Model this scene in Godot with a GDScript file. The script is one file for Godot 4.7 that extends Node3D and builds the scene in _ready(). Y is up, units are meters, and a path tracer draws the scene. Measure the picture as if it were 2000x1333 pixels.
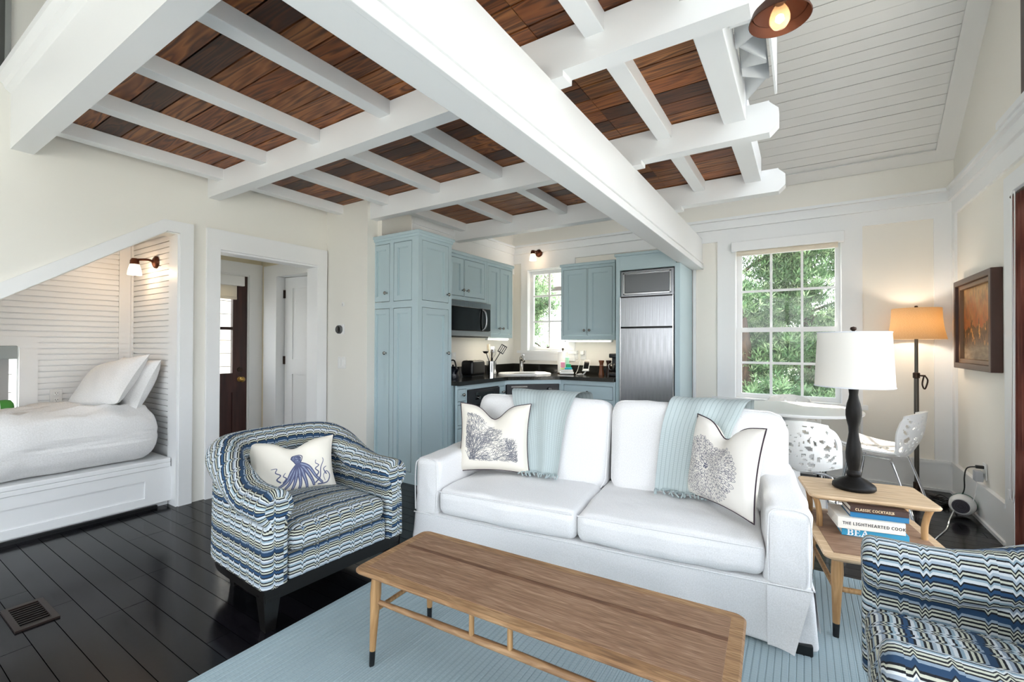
extends Node3D
# A beach cottage sitting room: sofa, armchairs and kitchen under a timber loft. World: x right, y up, -z towards the window wall; metres.

var used := {}
var mats := {}
var M := {}
var rng := RandomNumberGenerator.new()

# ---------------------------------------------------------------- mesh builder
class MB:
	var v := PackedVector3Array()
	var n := PackedVector3Array()
	var t := PackedVector2Array()
	var ix := PackedInt32Array()
	func vert(p: Vector3, nn: Vector3, uv: Vector2) -> int:
		v.append(p); n.append(nn); t.append(uv)
		return v.size() - 1
	func tri(a: int, b: int, c: int) -> void:
		var g := (v[b] - v[a]).cross(v[c] - v[a])
		if g.dot(n[a] + n[b] + n[c]) > 0.0:
			ix.append(a); ix.append(c); ix.append(b)
		else:
			ix.append(a); ix.append(b); ix.append(c)
	func quad(a: Vector3, b: Vector3, c: Vector3, d: Vector3) -> void:
		# a b c d counter-clockwise seen from outside
		var nn := (b - a).cross(c - a)
		if nn.length_squared() < 1e-14:
			nn = (c - a).cross(d - a)
		nn = nn.normalized()
		var w := a.distance_to(b)
		var h := a.distance_to(d)
		var i := vert(a, nn, Vector2(0, 0)); vert(b, nn, Vector2(w, 0)); vert(c, nn, Vector2(w, h)); vert(d, nn, Vector2(0, h))
		ix.append_array(PackedInt32Array([i, i + 2, i + 1, i, i + 3, i + 2]))
	func box(c: Vector3, s: Vector3, b := Basis.IDENTITY) -> MB:
		var h := s * 0.5
		var p := []
		for i in 8:
			p.append(c + b * Vector3(h.x if i & 1 else -h.x, h.y if i & 2 else -h.y, h.z if i & 4 else -h.z))
		quad(p[4], p[5], p[7], p[6]); quad(p[1], p[0], p[2], p[3])
		quad(p[5], p[1], p[3], p[7]); quad(p[0], p[4], p[6], p[2])
		quad(p[6], p[7], p[3], p[2]); quad(p[0], p[1], p[5], p[4])
		return self
	static var calls := 0
	func span(a: Vector3, b: Vector3) -> MB:
		calls += 1      # a hair's breadth more each time, so that no two faces lie in one plane
		return box((a + b) * 0.5, (b - a).abs() + Vector3.ONE * (0.00002 * (calls % 97)))
	# rounded box: r radius, seg steps per corner
	func rbox(c: Vector3, s: Vector3, r: float, seg := 2, b := Basis.IDENTITY) -> MB:
		var h := s * 0.5
		r = minf(r, minf(h.x, minf(h.y, h.z)) * 0.999)
		var axes := [[0, 1, 2], [1, 2, 0], [2, 0, 1]]
		for ax in axes:
			for sg in [-1.0, 1.0]:
				var m := 2 * (seg + 1)
				var base := v.size()
				for i in m:
					for j in m:
						var au := (float(i) / seg - 1.0 if i <= seg else float(i - seg - 1) / seg) * PI / 4
						var av := (float(j) / seg - 1.0 if j <= seg else float(j - seg - 1) / seg) * PI / 4
						var d := Vector3.ZERO
						d[ax[0]] = tan(au); d[ax[1]] = tan(av); d[ax[2]] = sg
						d = d.normalized()
						var q := Vector3.ZERO
						q[ax[0]] = (h[ax[0]] - r) * (-1.0 if i <= seg else 1.0)
						q[ax[1]] = (h[ax[1]] - r) * (-1.0 if j <= seg else 1.0)
						q[ax[2]] = (h[ax[2]] - r) * sg
						var p := q + d * r
						vert(c + b * p, b * d, Vector2(p[ax[0]], p[ax[1]]))
				for i in m - 1:
					for j in m - 1:
						var a := base + i * m + j
						tri(a, a + m, a + m + 1); tri(a, a + m + 1, a + 1)
		return self
	# lathe around local y of xf; prof = [Vector2(radius, y)...]
	func lathe(prof: Array, seg := 20, xf := Transform3D.IDENTITY) -> MB:
		var m := prof.size()
		var sn := []
		for i in m - 1:
			var d: Vector2 = prof[i + 1] - prof[i]
			sn.append(Vector2(d.y, -d.x).normalized())
		var run := 0.0
		for i in m - 1:
			var n0: Vector2 = sn[i]
			var n1: Vector2 = sn[i]
			if i > 0 and sn[i - 1].dot(sn[i]) > 0.6: n0 = (sn[i - 1] + sn[i]).normalized()
			if i < m - 2 and sn[i + 1].dot(sn[i]) > 0.6: n1 = (sn[i + 1] + sn[i]).normalized()
			var p0: Vector2 = prof[i]
			var p1: Vector2 = prof[i + 1]
			var base := v.size()
			for k in seg + 1:
				var a := TAU * k / seg
				var ca := cos(a)
				var sa := sin(a)
				vert(xf * Vector3(p0.x * ca, p0.y, p0.x * sa), (xf.basis * Vector3(n0.x * ca, n0.y, n0.x * sa)).normalized(), Vector2(a * maxf(p0.x, p1.x), run))
				vert(xf * Vector3(p1.x * ca, p1.y, p1.x * sa), (xf.basis * Vector3(n1.x * ca, n1.y, n1.x * sa)).normalized(), Vector2(a * maxf(p0.x, p1.x), run + p0.distance_to(p1)))
			run += p0.distance_to(p1)
			for k in seg:
				var a := base + k * 2
				if p0.x > 1e-6: tri(a, a + 1, a + 2)
				if p1.x > 1e-6: tri(a + 1, a + 3, a + 2)
		return self
	# tube along points; rad = float or Array
	func tube(pts: Array, rad, sides := 8, closed := false) -> MB:
		var m := pts.size()
		var up := Vector3.UP
		var d0: Vector3 = (pts[1] - pts[0]).normalized()
		if absf(d0.dot(up)) > 0.9: up = Vector3.RIGHT
		var side := d0.cross(up).normalized()
		var run := 0.0
		var base := v.size()
		var cnt := m + (1 if closed else 0)
		for i in cnt:
			var k := i % m
			var pv: Vector3 = pts[(k - 1 + m) % m] if (closed or k > 0) else pts[k]
			var nx: Vector3 = pts[(k + 1) % m] if (closed or k < m - 1) else pts[k]
			var d: Vector3 = (nx - pv).normalized()
			side = (side - d * side.dot(d)).normalized()
			var oth := d.cross(side)
			var r: float = rad[k] if rad is Array else rad
			if i > 0: run += pts[k].distance_to(pts[(k - 1 + m) % m])
			for s in sides + 1:
				var a := TAU * s / sides
				var nn := side * cos(a) + oth * sin(a)
				vert(pts[k] + nn * r, nn, Vector2(TAU * r * s / sides, run))
		var w := sides + 1
		for i in cnt - 1:
			for s in sides:
				var a := base + i * w + s
				tri(a, a + 1, a + w); tri(a + 1, a + w + 1, a + w)
		if not closed:
			for e in [0, m - 1]:
				var nb: Vector3 = (pts[0] - pts[1]).normalized() if e == 0 else (pts[m - 1] - pts[m - 2]).normalized()
				var ci := vert(pts[e], nb, Vector2.ZERO)
				var first := v.size()
				for s in sides + 1:
					vert(v[base + e * w + s], nb, Vector2.ZERO)
				for s in sides:
					tri(ci, first + s, first + s + 1)
		return self
	# polygon in the xf plane (x, y), thick along z from -d/2 to d/2
	func prism(poly: PackedVector2Array, d: float, xf := Transform3D.IDENTITY) -> MB:
		var ti := Geometry2D.triangulate_polygon(poly)
		for sg in [-1.0, 1.0]:
			var nn := (xf.basis * Vector3(0, 0, sg)).normalized()
			var base := v.size()
			for p in poly:
				vert(xf * Vector3(p.x, p.y, d * 0.5 * sg), nn, p)
			for i in range(0, ti.size(), 3):
				tri(base + ti[i], base + ti[i + 1], base + ti[i + 2])
		var run := 0.0
		var cw := Geometry2D.is_polygon_clockwise(poly)
		for i in poly.size():
			var a := poly[i]
			var b := poly[(i + 1) % poly.size()]
			var e := b - a
			var nl := Vector3(e.y, -e.x, 0).normalized() * (-1.0 if cw else 1.0)
			var nn := (xf.basis * nl).normalized()
			var j := vert(xf * Vector3(a.x, a.y, -d * 0.5), nn, Vector2(run, 0))
			vert(xf * Vector3(b.x, b.y, -d * 0.5), nn, Vector2(run + e.length(), 0))
			vert(xf * Vector3(b.x, b.y, d * 0.5), nn, Vector2(run + e.length(), d))
			vert(xf * Vector3(a.x, a.y, d * 0.5), nn, Vector2(run, d))
			run += e.length()
			tri(j, j + 1, j + 2); tri(j, j + 2, j + 3)
		return self
	# surface of f(u, v) with u, v in 0..1; hint = a vector the normals lean to at the middle, or zero
	func sheet(nu: int, nv: int, f: Callable, uvs := Vector2.ONE, flip := false) -> MB:
		var base := v.size()
		var ps := []
		for i in nu + 1:
			for j in nv + 1:
				ps.append(f.call(float(i) / nu, float(j) / nv))
		for i in nu + 1:
			for j in nv + 1:
				var a: Vector3 = ps[mini(i + 1, nu) * (nv + 1) + j] - ps[maxi(i - 1, 0) * (nv + 1) + j]
				var b: Vector3 = ps[i * (nv + 1) + mini(j + 1, nv)] - ps[i * (nv + 1) + maxi(j - 1, 0)]
				var nn := a.cross(b).normalized()
				if nn == Vector3.ZERO: nn = Vector3.UP
				vert(ps[i * (nv + 1) + j], -nn if flip else nn, Vector2(float(i) / nu * uvs.x, float(j) / nv * uvs.y))
		for i in nu:
			for j in nv:
				var a := base + i * (nv + 1) + j
				tri(a, a + nv + 1, a + nv + 2); tri(a, a + nv + 2, a + 1)
		return self
	# soft box: rounded box with finely divided faces, bent by disp(p) -> p
	func soft(s: Vector3, r: float, m: int, disp: Callable, xf := Transform3D.IDENTITY, uvmode := 0) -> MB:
		var h := s * 0.5
		var inner := h - Vector3(r, r, r)
		var co := []
		for k in 3:
			var l := [-h[k], -h[k] + r * 0.3, -h[k] + r * 0.65]
			for i in m + 1:
				l.append(lerpf(-inner[k], inner[k], float(i) / m))
			l.append_array([h[k] - r * 0.65, h[k] - r * 0.3, h[k]])
			co.append(l)
		var acc := {}
		var base := v.size()
		for ax in [[0, 1, 2], [1, 2, 0], [2, 0, 1]]:
			for sg in [-1.0, 1.0]:
				var lu: Array = co[ax[0]]
				var lv: Array = co[ax[1]]
				var start := v.size()
				for i in lu.size():
					for j in lv.size():
						var p := Vector3.ZERO
						p[ax[0]] = lu[i]; p[ax[1]] = lv[j]; p[ax[2]] = h[ax[2]] * sg
						var q := p.clamp(-inner, inner)
						p = q + (p - q).normalized() * r
						var uv := Vector2(p[ax[0]], p[ax[1]])
						if ax[2] == 1: uv = Vector2(p.x, p.z + h.y)
						elif ax[2] == 0: uv = Vector2(p.z, p.y)
						if uvmode == 1:
							uv = Vector2(p.z, p.y) if ax[2] == 0 else Vector2(p.z, h.y + h.x - p.x) if ax[2] == 1 else Vector2(p.x, p.y)
						p = xf * disp.call(p)
						vert(p, Vector3.ZERO, uv)
				var w := lv.size()
				for i in lu.size() - 1:
					for j in w - 1:
						var a := start + i * w + j
						var fl: bool = sg < 0.0
						for tr in [[a, a + w, a + w + 1], [a, a + w + 1, a + 1]]:
							var g: Vector3 = (v[tr[1]] - v[tr[0]]).cross(v[tr[2]] - v[tr[0]])
							if fl: g = -g
							for q in tr:
								var key := Vector3i((v[q] * 5000.0).round())
								acc[key] = acc.get(key, Vector3.ZERO) + g
							if fl: ix.append_array(PackedInt32Array(tr))
							else: ix.append_array(PackedInt32Array([tr[0], tr[2], tr[1]]))
		for i in range(base, v.size()):
			n[i] = acc.get(Vector3i((v[i] * 5000.0).round()), Vector3.UP).normalized()
		return self
	func mesh() -> ArrayMesh:
		var a := []
		a.resize(Mesh.ARRAY_MAX)
		a[Mesh.ARRAY_VERTEX] = v; a[Mesh.ARRAY_NORMAL] = n; a[Mesh.ARRAY_TEX_UV] = t; a[Mesh.ARRAY_INDEX] = ix
		var m := ArrayMesh.new()
		m.add_surface_from_arrays(Mesh.PRIMITIVE_TRIANGLES, a)
		return m

# ---------------------------------------------------------------- scene helpers
func numbered(s: String) -> String:
	used[s] = used.get(s, 0) + 1
	return s if used[s] == 1 else "%s_%03d" % [s, used[s] - 1]

func obj(called: String, what, m: Material, parent: Node = self) -> MeshInstance3D:
	var o := MeshInstance3D.new()
	o.mesh = what.mesh() if what is MB else what
	o.material_override = m
	if parent == self:
		o.name = numbered(called); add_child(o)
	else:
		o.name = called; parent.add_child(o, true)
	return o

func tag(o: Node, label: String, category: String, group := "") -> Node:
	o.set_meta("label", label); o.set_meta("category", category)
	if group: o.set_meta("group", group)
	return o

func struct(o: Node) -> Node:
	o.set_meta("kind", "structure")
	return o

func thing(called: String, label: String, category: String, at := Vector3.ZERO, turn := 0.0, group := "") -> Node3D:
	var o := Node3D.new()
	o.name = numbered(called); add_child(o)
	o.position = at; o.rotation.y = turn
	return tag(o, label, category, group)

func setting(called: String, at := Vector3.ZERO) -> Node3D:
	var o := Node3D.new()
	o.name = numbered(called); add_child(o); o.position = at
	return struct(o)

func b3() -> MB: return MB.new()
func V(x: float, y: float, z: float) -> Vector3: return Vector3(x, y, z)
func at(p: Vector3, yaw := 0.0) -> Transform3D: return Transform3D(Basis(Vector3.UP, yaw), p)
func poly(a: Array) -> PackedVector2Array:
	var r := PackedVector2Array()
	for i in range(0, a.size(), 2): r.append(Vector2(a[i], a[i + 1]))
	return r
func spline(pts: Array, per := 6) -> Array:
	var r := []
	for i in pts.size() - 1:
		var p0: Vector3 = pts[maxi(i - 1, 0)]
		var p3: Vector3 = pts[mini(i + 2, pts.size() - 1)]
		for k in per:
			r.append((pts[i] as Vector3).cubic_interpolate(pts[i + 1], p0, p3, float(k) / per))
	r.append(pts[-1])
	return r

# ---------------------------------------------------------------- materials
func col(h: String) -> Color: return Color(h)
func mat(h: String, rough := 0.6, metal := 0.0) -> StandardMaterial3D:
	var key := "%s %s %s" % [h, rough, metal]
	if not mats.has(key):
		var m := StandardMaterial3D.new()
		m.albedo_color = Color(h); m.roughness = rough; m.metallic = metal
		mats[key] = m
	return mats[key]

func noise_tex(freq: float, seed_: int, size := 512, ramp: Array = [], type := FastNoiseLite.TYPE_SIMPLEX_SMOOTH, oct := 4) -> NoiseTexture2D:
	var t := NoiseTexture2D.new()
	var n := FastNoiseLite.new()
	n.noise_type = type; n.frequency = freq; n.seed = seed_; n.fractal_octaves = oct
	t.noise = n; t.width = size; t.height = size; t.seamless = true; t.generate_mipmaps = false
	if ramp:
		var g := Gradient.new()
		g.offsets = PackedFloat32Array(); g.colors = PackedColorArray()
		var o := PackedFloat32Array()
		var c := PackedColorArray()
		for r in ramp: o.append(r[0]); c.append(Color(r[1]))
		g.offsets = o; g.colors = c
		t.color_ramp = g
	return t

func tri_mat(h: String, rough: float, tex: Texture2D, scale: Vector3, bump: Texture2D = null, depth := 0.0, world := false) -> StandardMaterial3D:
	var m := StandardMaterial3D.new()
	m.albedo_color = Color(h); m.roughness = rough; m.albedo_texture = tex
	m.uv1_triplanar = true; m.uv1_world_triplanar = world; m.uv1_scale = scale; m.uv1_triplanar_sharpness = 4.0
	if bump:
		m.heightmap_enabled = true; m.heightmap_texture = bump; m.heightmap_scale = depth
	return m

func picture(w: int, h: int, f: Callable) -> ImageTexture:
	var d := PackedByteArray()
	d.resize(w * h * 3)
	var k := 0
	for y in h:
		for x in w:
			var c: Color = f.call(x, y)
			d[k] = int(clampf(c.r, 0, 1) * 255.0); d[k + 1] = int(clampf(c.g, 0, 1) * 255.0); d[k + 2] = int(clampf(c.b, 0, 1) * 255.0)
			k += 3
	return ImageTexture.create_from_image(Image.create_from_data(w, h, false, Image.FORMAT_RGB8, d))

# soft brush stroke on an image
func dab(im: Image, p: Vector2, r: float, c: Color) -> void:
	for y in range(int(p.y - r - 1), int(p.y + r + 2)):
		for x in range(int(p.x - r - 1), int(p.x + r + 2)):
			if x < 0 or y < 0 or x >= im.get_width() or y >= im.get_height(): continue
			var a := clampf(r + 0.5 - Vector2(x + 0.5, y + 0.5).distance_to(p), 0.0, 1.0) * c.a
			if a > 0.0: im.set_pixel(x, y, im.get_pixel(x, y).lerp(Color(c.r, c.g, c.b), a))
func stroke(im: Image, a: Vector2, b: Vector2, r0: float, r1: float, c: Color) -> void:
	var k := int(a.distance_to(b) / maxf(0.6, minf(r0, r1))) + 1
	for i in k + 1:
		var f := float(i) / k
		dab(im, a.lerp(b, f), lerpf(r0, r1, f), c)
func curve(im: Image, pts: Array, r0: float, r1: float, c: Color) -> void:
	var q := []
	for p in pts: q.append(Vector3(p.x, p.y, 0))
	q = spline(q, 10)
	for i in q.size() - 1:
		var f := float(i) / (q.size() - 1)
		stroke(im, Vector2(q[i].x, q[i].y), Vector2(q[i + 1].x, q[i + 1].y), lerpf(r0, r1, f), lerpf(r0, r1, f), c)

func fabric_stripes() -> ImageTexture:
	# zigzag flame stitch: rows of coloured stripes, each with small peaks that repeat along the row
	var seqs := [["93aab8", 7], ["d9dedf", 7], ["14161c", 5], ["cfd0be", 6], ["14161c", 5], ["cbcbb8", 5], ["16181e", 4], ["8f9fae", 7], ["22405f", 15], ["15171d", 5], ["c9cab9", 6], ["15171d", 5], ["dde1e2", 6], ["9aa6b4", 8], ["14161c", 5], ["cccdbc", 6], ["14161c", 5], ["9db4c0", 7], ["d9dfe2", 7], ["14161c", 5], ["c8cab8", 5], ["1b2436", 5], ["2b5075", 10], ["14161c", 5], ["dbe0e3", 8], ["9bb0bc", 6], ["14161c", 5], ["cecfbe", 6], ["14161c", 5], ["a8b6c2", 8], ["d6dce0", 7], ["14161c", 5], ["cbccbb", 6], ["14161c", 5], ["b0c0ca", 6], ["dbe0e3", 8], ["14161c", 5]]
	var total := 0
	for s in seqs: total += s[1]
	var row := []
	for s in seqs:
		for k in s[1]: row.append(Color(s[0]))
	var h := 512
	var w := 512
	var lift := PackedFloat32Array()
	for x in w:
		var u := float(x) / w
		var d := 0.0
		for pk in [[0.08, 1.0], [0.40, 0.9], [0.66, 1.0], [0.74, 0.75]]:
			var e := absf(u - pk[0])
			d = maxf(d, clampf(1.0 - e / 0.035, 0.0, 1.0) * pk[1])
		d -= 0.25 * fmod(u * 2.0, 1.0)
		lift.append(d * 20.0)
	return picture(w, h, func(x, y):
		var yy := fposmod(float(y) + lift[x] * h / 440.0, h) / h * total
		var c: Color = row[int(yy) % total]
		var k := 0.93 + 0.07 * sin(x * 0.9 + y * 1.7) * sin(x * 2.1 - y * 0.4)
		return Color(c.r * k, c.g * k, c.b * k))

func knit_tex(base: Color, dark: Color, cols_: int, rows: int) -> ImageTexture:
	var n := FastNoiseLite.new()
	n.frequency = 0.05; n.seed = 7
	return picture(384, 384, func(x, y):
		var u := float(x) / 384.0 * cols_
		var v := float(y) / 384.0 * rows
		var fu := absf(fposmod(u, 1.0) - 0.5) * 2.0
		var fv := absf(fposmod(v + 0.5 * (int(u) % 2), 1.0) - 0.5) * 2.0
		var k := clampf(smoothstep(0.82, 1.0, fu) * 0.75 + smoothstep(0.75, 1.0, fv) * 0.35 + 0.16 * n.get_noise_2d(x * 3.0, y * 3.0), 0.0, 1.0)
		return base.lerp(dark, k))

func materials() -> void:
	var fine := noise_tex(0.05, 3, 512, [[0.0, "d9d9d9"], [1.0, "ffffff"]])
	var cloth_bump := noise_tex(0.012, 5, 512)
	M.trim = mat("eceded", 0.42)
	M.wall = mat("e9e7df", 0.75)
	M.beam = mat("eceded", 0.42)
	M.copperdark = mat("5a3424", 0.35, 0.8)
	M.panel = mat("eeeae1", 0.6)
	M.vault = mat("e3e2df", 0.55)
	M.hall = mat("e3d9bf", 0.7)
	M.tan = mat("b79a6c", 0.7)
	M.blue = mat("b7cbd1", 0.45)
	M.gap = mat("2b3234", 0.9)
	M.steel = tri_mat("a2a4a8", 0.27, noise_tex(0.02, 22, 256, [[0.0, "e2e2e2"], [1.0, "ffffff"]]), V(14, 0.5, 14)); M.steel.metallic = 1.0
	M.chrome = mat("d8dadd", 0.12, 1.0)
	M.nickel = mat("9b9a97", 0.25, 1.0)
	M.bronze = mat("3a2b22", 0.4, 0.7)
	M.brass = mat("b08d4f", 0.3, 0.9)
	M.copper = mat("4e2f24", 0.5, 0.6)
	M.black = mat("0f1012", 0.35)
	M.blackgloss = mat("0b0c0e", 0.12)
	M.blackwood = tri_mat("0b0908", 0.35, noise_tex(0.03, 15, 256, [[0.0, "ffffff"], [0.78, "ffffff"], [0.8, "ffffff"], [1.0, "ffffff"]]), V(3, 3, 3))
	M.charcoal = mat("24262a", 0.4)
	M.white = mat("f1f1ef", 0.4)
	M.plastic = mat("e8e8e6", 0.35)
	M.green = mat("3f8a34", 0.6)
	var lino := noise_tex(0.09, 31, 512, [[0.0, "e9e9e6"], [1.0, "ffffff"]])
	M.slip = tri_mat("f5f4f5", 0.85, lino, V(3, 3, 3), cloth_bump, 0.10)
	M.bedding = tri_mat("f3f2f2", 0.9, lino, V(2, 2, 2), noise_tex(0.006, 33, 512), 0.35)
	M.linen = tri_mat("ece6da", 0.9, lino, V(6, 6, 6), cloth_bump, 0.15)
	M.piping = mat("3a2b36", 0.8)
	# dark floor boards, a few tones
	M.floor = []
	var fg := noise_tex(0.01, 41, 512, [[0.0, "b0b0b0"], [0.5, "e6e6e6"], [1.0, "ffffff"]])
	var frough := noise_tex(0.012, 42, 512, [[0.0, "484848"], [1.0, "787878"]])
	for k in 4:
		var m := tri_mat(["141316", "101013", "18161a", "131317"][k], 0.42, fg, V(0.5, 5, 5), null, 0.0, true)
		m.roughness_texture = frough
		m.uv1_offset = V(k * 0.37, 0, k * 0.21)
		m.metallic_specular = 0.3
		M.floor.append(m)
	# old pine on the loft floor's underside: growth rings seen as repeated bands
	var ramp := []
	var tones := ["4a2a14", "7d4c26", "a2693a", "6a3e1e", "935e33", "ad7442", "553017", "996337", "805029", "60381b", "a3693b", "4b2b15"]
	for k in tones.size(): ramp.append([k / 11.0, tones[k]])
	M.pine = []
	for k in 6:
		var tx := noise_tex(0.0032, 51 + k, 512, ramp, FastNoiseLite.TYPE_SIMPLEX_SMOOTH, 3)
		var m := tri_mat(["f6ece4", "c8b09c", "ffffff", "8f7c70", "ffe9d2", "dcc0a8"][k], 0.5, tx, V(0.38, 5.0, 5.0), null, 0.0, true)
		m.uv1_offset = V(k * 0.31, 0, k * 0.17)
		M.pine.append(m)
	# weathered oak of the tables
	var oakramp := [[0.0, "74583f"], [0.25, "a88867"], [0.4, "8d6f52"], [0.55, "b59775"], [0.7, "977857"], [0.85, "bfa280"], [1.0, "826549"]]
	M.oak = tri_mat("ecdfd0", 0.55, noise_tex(0.004, 61, 512, oakramp), V(0.9, 9, 9), null, 0, false)
	M.oakpale = tri_mat("f6ece2", 0.5, noise_tex(0.004, 62, 512, [[0.0, "b29a7e"], [0.3, "d8c4a6"], [0.6, "c4ac8c"], [0.8, "e2d0b4"], [1.0, "baa182"]]), V(0.9, 9, 9))
	M.oaklegs = tri_mat("dccbb4", 0.5, noise_tex(0.004, 63, 512, [[0.0, "9c7d59"], [0.4, "d6b88f"], [0.7, "b7966d"], [1.0, "e0c59d"]]), V(14, 1.0, 14))
	M.walnut = tri_mat("f2e6da", 0.6, noise_tex(0.005, 64, 512, [[0.0, "6b5240"], [0.22, "9a7f69"], [0.4, "80644f"], [0.55, "a58b75"], [0.7, "8a6d58"], [0.85, "b39a84"], [1.0, "745947"]]), V(0.8, 12, 12))
	M.fabric = StandardMaterial3D.new()
	M.fabric.albedo_texture = fabric_stripes(); M.fabric.roughness = 0.95
	M.fabric.uv1_scale = V(1.0 / 0.19, 1.0 / 0.245, 1)
	M.throw = StandardMaterial3D.new()
	M.throw.albedo_texture = knit_tex(Color("bfcaca"), Color("829292"), 9, 26); M.throw.roughness = 0.95
	M.throw.uv1_scale = V(1.0 / 0.24, 1.0 / 0.24, 1)
	M.throwplain = mat("adbabb", 0.95)
	M.rug = StandardMaterial3D.new()
	M.rug.albedo_texture = knit_tex(Color("a0b1b6"), Color("80939a"), 14, 22); M.rug.roughness = 0.95
	M.rug.uv1_scale = V(3.0, 3.0, 3.0); M.rug.uv1_triplanar = true
	M.rug.heightmap_enabled = true; M.rug.heightmap_texture = M.rug.albedo_texture; M.rug.heightmap_scale = 0.25
	M.sundapple = tri_mat("f2f2f2", 0.9, noise_tex(0.012, 71, 256, [[0.0, "c6cbd2"], [0.45, "ffffff"], [1.0, "ffffff"]]), V(2, 2, 2))  # mottled white: sun dapples put into the colour of a floor sheet
	M.granite = tri_mat("ffffff", 0.15, noise_tex(0.08, 72, 512, [[0.0, "0d0d0c"], [0.5, "1c1b17"], [0.75, "2e2a20"], [1.0, "4a4436"]]), V(3, 3, 3))
	M.lampblack = tri_mat("171513", 0.42, noise_tex(0.02, 73, 256, [[0.0, "7a6a5c"], [0.35, "d8d8d8"], [1.0, "ffffff"]]), V(4, 1.5, 4)); M.lampblack.metallic_specular = 0.3
	M.mahogany = tri_mat("4a2a26", 0.35, noise_tex(0.006, 74, 256, [[0.0, "8a6a62"], [1.0, "ffffff"]]), V(6, 0.6, 6))
	M.curtain = tri_mat("8e6258", 0.8, noise_tex(0.01, 75, 256, [[0.0, "7a5a58"], [0.5, "c9a79a"], [1.0, "ffffff"]]), V(3, 0.7, 3))
	M.curtain.backlight_enabled = true; M.curtain.backlight = Color("a06a58")
	M.shade = StandardMaterial3D.new()
	M.shade.albedo_color = Color("f4f2ee"); M.shade.roughness = 0.9; M.shade.backlight_enabled = true; M.shade.backlight = Color("c8c6c0")
	M.burlap = tri_mat("eaddc6", 0.9, noise_tex(0.1, 76, 512, [[0.0, "d9c8ae"], [0.5, "efe6d6"], [1.0, "ffffff"]]), V(2.0, 9.0, 2.0))
	M.burlap.backlight_enabled = true; M.burlap.backlight = Color("fff6e6")
	M.blind = mat("e6ded0", 0.8); M.blind.backlight_enabled = true; M.blind.backlight = Color("b8b0a0")
	M.glass = StandardMaterial3D.new()
	M.glass.albedo_color = Color(1, 1, 1, 0.03); M.glass.transparency = BaseMaterial3D.TRANSPARENCY_ALPHA; M.glass.roughness = 0.0; M.glass.metallic_specular = 0.25
	M.glow = StandardMaterial3D.new()
	M.glow.albedo_color = Color("fff4e0"); M.glow.emission_enabled = true; M.glow.emission = Color("ffe2b8"); M.glow.emission_energy_multiplier = 3.0
	M.opal = StandardMaterial3D.new()
	M.opal.albedo_color = Color("fff6ea"); M.opal.emission_enabled = true; M.opal.emission = Color("ffe6c8"); M.opal.emission_energy_multiplier = 0.9
	M.tubelight = StandardMaterial3D.new()
	M.tubelight.albedo_color = Color("ffffff"); M.tubelight.emission_enabled = true; M.tubelight.emission = Color("fff6e4"); M.tubelight.emission_energy_multiplier = 4.0
	M.siding = mat("f4f4f2", 0.6)
	M.sand = tri_mat("dcdcd8", 0.95, noise_tex(0.03, 81, 256, [[0.0, "c8c8c4"], [1.0, "ffffff"]]), V(0.5, 0.5, 0.5))
	M.bark = tri_mat("6a5646", 0.9, noise_tex(0.02, 82, 256, [[0.0, "6a6a6a"], [1.0, "ffffff"]]), V(6, 1, 6))
	M.leaf = []
	for c in ["4a6a44", "62835a", "7d9c70", "3b5638", "9ab08a"]:
		var m := StandardMaterial3D.new()
		m.albedo_color = Color(c); m.roughness = 0.6; m.backlight_enabled = true; m.backlight = Color(c)
		M.leaf.append(m)
	M.roof = mat("4a443e", 0.8)

const XL := -4.05      # left wall
const XR := 1.09       # right wall
const XK := -3.38      # kitchen's left wall
const ZW := -5.30      # window wall
const ZF := 1.90       # wall behind the camera
const ZJ := -2.84      # short wall by the hall
const RIDGE := -1.70
func roof_y(z: float) -> float: return 2.87 + 0.81 * (minf(z, 2 * RIDGE - z) - ZW)

# polygon in (z, y) made into a wall slab from x0 to x1
func slab_x(mb: MB, pts: Array, x0: float, x1: float) -> void:
	# prism's local x -> world -z, local y -> y, local z -> x
	var q := []
	for i in range(0, pts.size(), 2): q.append_array([-pts[i], pts[i + 1]])
	mb.prism(poly(q), absf(x1 - x0), Transform3D(Basis(V(0, 0, -1), V(0, 1, 0), V(1, 0, 0)), V((x0 + x1) * 0.5, 0, 0)))

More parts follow.
